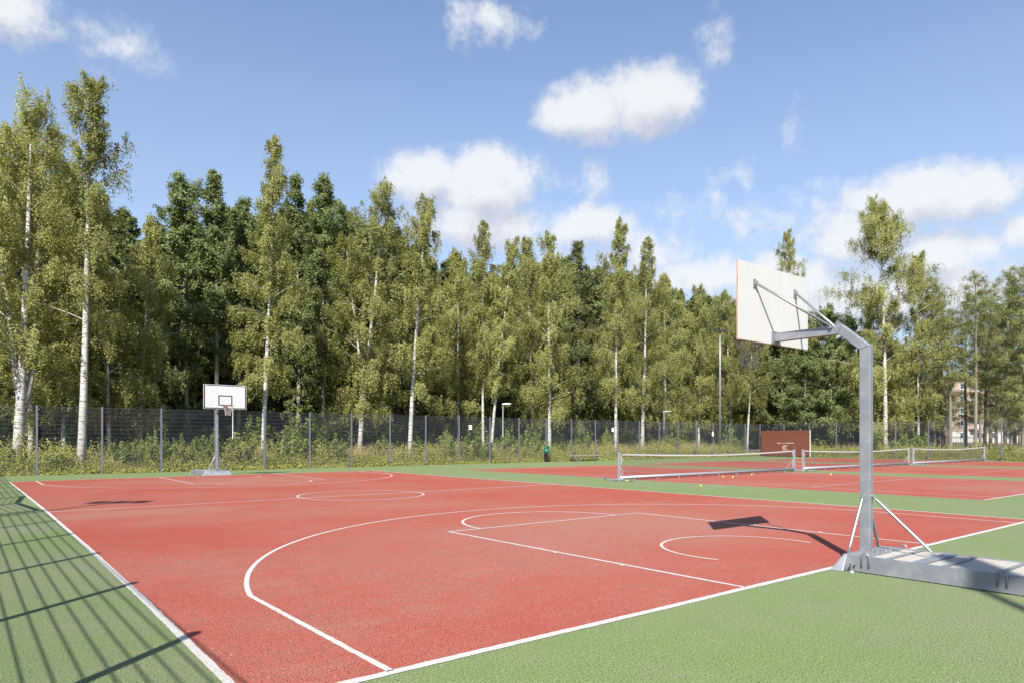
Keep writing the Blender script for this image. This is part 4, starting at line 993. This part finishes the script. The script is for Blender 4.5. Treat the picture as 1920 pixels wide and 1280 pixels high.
# ---------------------------------------------------------------- buildings and the far railing
def apartment():
    D = 165.0; a0 = (1783-960)/FPX; o0 = Vector((CX, CY, 0))+Vector((SY, CYW, 0))*D+RIGHT*(D*a0)
    zg = float(terrain_z(o0.x, o0.y)); r = empty('apartment_block', (o0.x, o0.y, zg), -YAW+.12); tag(r, 'brick apartment block seen through the larch trunks at the right', 'building')
    W, Dp, H = 34.0, 12.0, 15.6
    MB().box(0, W, 0, Dp, -.5, H).build('wall', M['brick'], r); MB().box(-.3, W+.3, -.3, Dp+.3, H+.003, H+.45).build('roof', M['concrete'], r)
    MB().box(-.06, W+.06, -.06, 0-.003, 0, 2.7).build('plinth', M['concrete'], r)
    wm = MB().box(-.8, .8, -.08, .02, 0, 1.5).mesh('window', M['frame_white']); gm = MB().box(-.70, -.03, -.1, -.083, .1, 1.4).box(.03, .70, -.1, -.083, .1, 1.4).mesh('pane', M['glass']); sm = MB().box(-.9, .9, -.16, -.0, -.12, -.004).mesh('sill', M['concrete'])
    for f in range(5):
        for k, x in enumerate((3.1, 7.6, 11.2, 15.5, 19.0, 23.4, 27.0, 31.0)):
            w = inst('window', wm, r, (x, 0, 1.0+f*2.95)); inst('pane', gm, w); inst('sill', sm, w)
        if f:
            for x0 in (4.6, 16.4, 24.4):
                b = MB().box(x0, x0+2.3, -1.5, -.01, f*2.95+.3, f*2.95+.48).build('balcony', M['concrete'], r); MB().box(x0, x0+2.3, -1.5, -1.44, f*2.95+.483, f*2.95+1.45).build('railing', M['frame_white'], b)
    for f in range(5):
        b = MB().box(-1.3, -.01, 1.5, 4.8, f*2.95+.3, f*2.95+.48).build('balcony', M['concrete'], r) if f else None
        if b: MB().box(-1.3, -1.24, 1.5, 4.8, f*2.95+.483, f*2.95+1.45).build('railing', M['frame_white'], b)
apartment()
def house():
    D = 88.0; c = Vector((CX, CY, 0))+Vector((SY, CYW, 0))*D+RIGHT*(D*(1338-960)/FPX); r = empty('house', (c.x, c.y, float(terrain_z(c.x, c.y))), -YAW-.25)
    tag(r, 'low dark house with a grey roof glimpsed among leaves behind the floodlight mast', 'house')
    MB().box(-4.5, 4.5, 0, 7, -.3, 3.9).build('wall', M['timber'], r)
    MB().prism([(-1.0, 3.7), (3.5, 5.9), (8.0, 3.7), (8.0, 3.9), (3.5, 6.12), (-1.0, 3.9)], 'x', -5.2, 5.2).build('roof', M['roof'], r)
    for x in (-2.6, 0, 2.6):
        w = MB().box(x-.6, x+.6, -.06, .02, 1.2, 2.6).build('window', M['frame_white'], r); MB().box(x-.5, x+.5, -.08, -.063, 1.3, 2.5).build('pane', M['glass'], w)
house()
def railing():
    p0, p1 = onx(1512, HOR, 63.5), onx(1830, HOR, 63.5)
    r = empty('picket_railing', (63.5, p1.y, float(terrain_z(63.5, p1.y)))); tag(r, 'black picket railing beyond the right fence, behind the tree trunks', 'fence')
    L = p0.y-p1.y; pk = MB().box(-.012, .012, -.012, .012, .05, 1.75).mesh('picket', M['dark']); po = MB().box(-.04, .04, -.04, .04, -.2, 1.85).mesh('post', M['dark'])
    n = int(L/.14)
    for i in range(min(n, 290)):
        if i % 18 == 0: inst('post', po, r, (0, i*L/n, 0))
        else: inst('picket', pk, r, (0, i*L/n, 0))
    for z in (.2, 1.55): MB().box(-.02, .02, 0, L, z, z+.05).build('rail', M['dark'], r)
railing()
tot = sum(len(m.loops)-2*len(m.polygons) for m in bpy.data.meshes); print('triangles', tot, 'leaves', NLEAF, 'objects', len(bpy.data.objects))
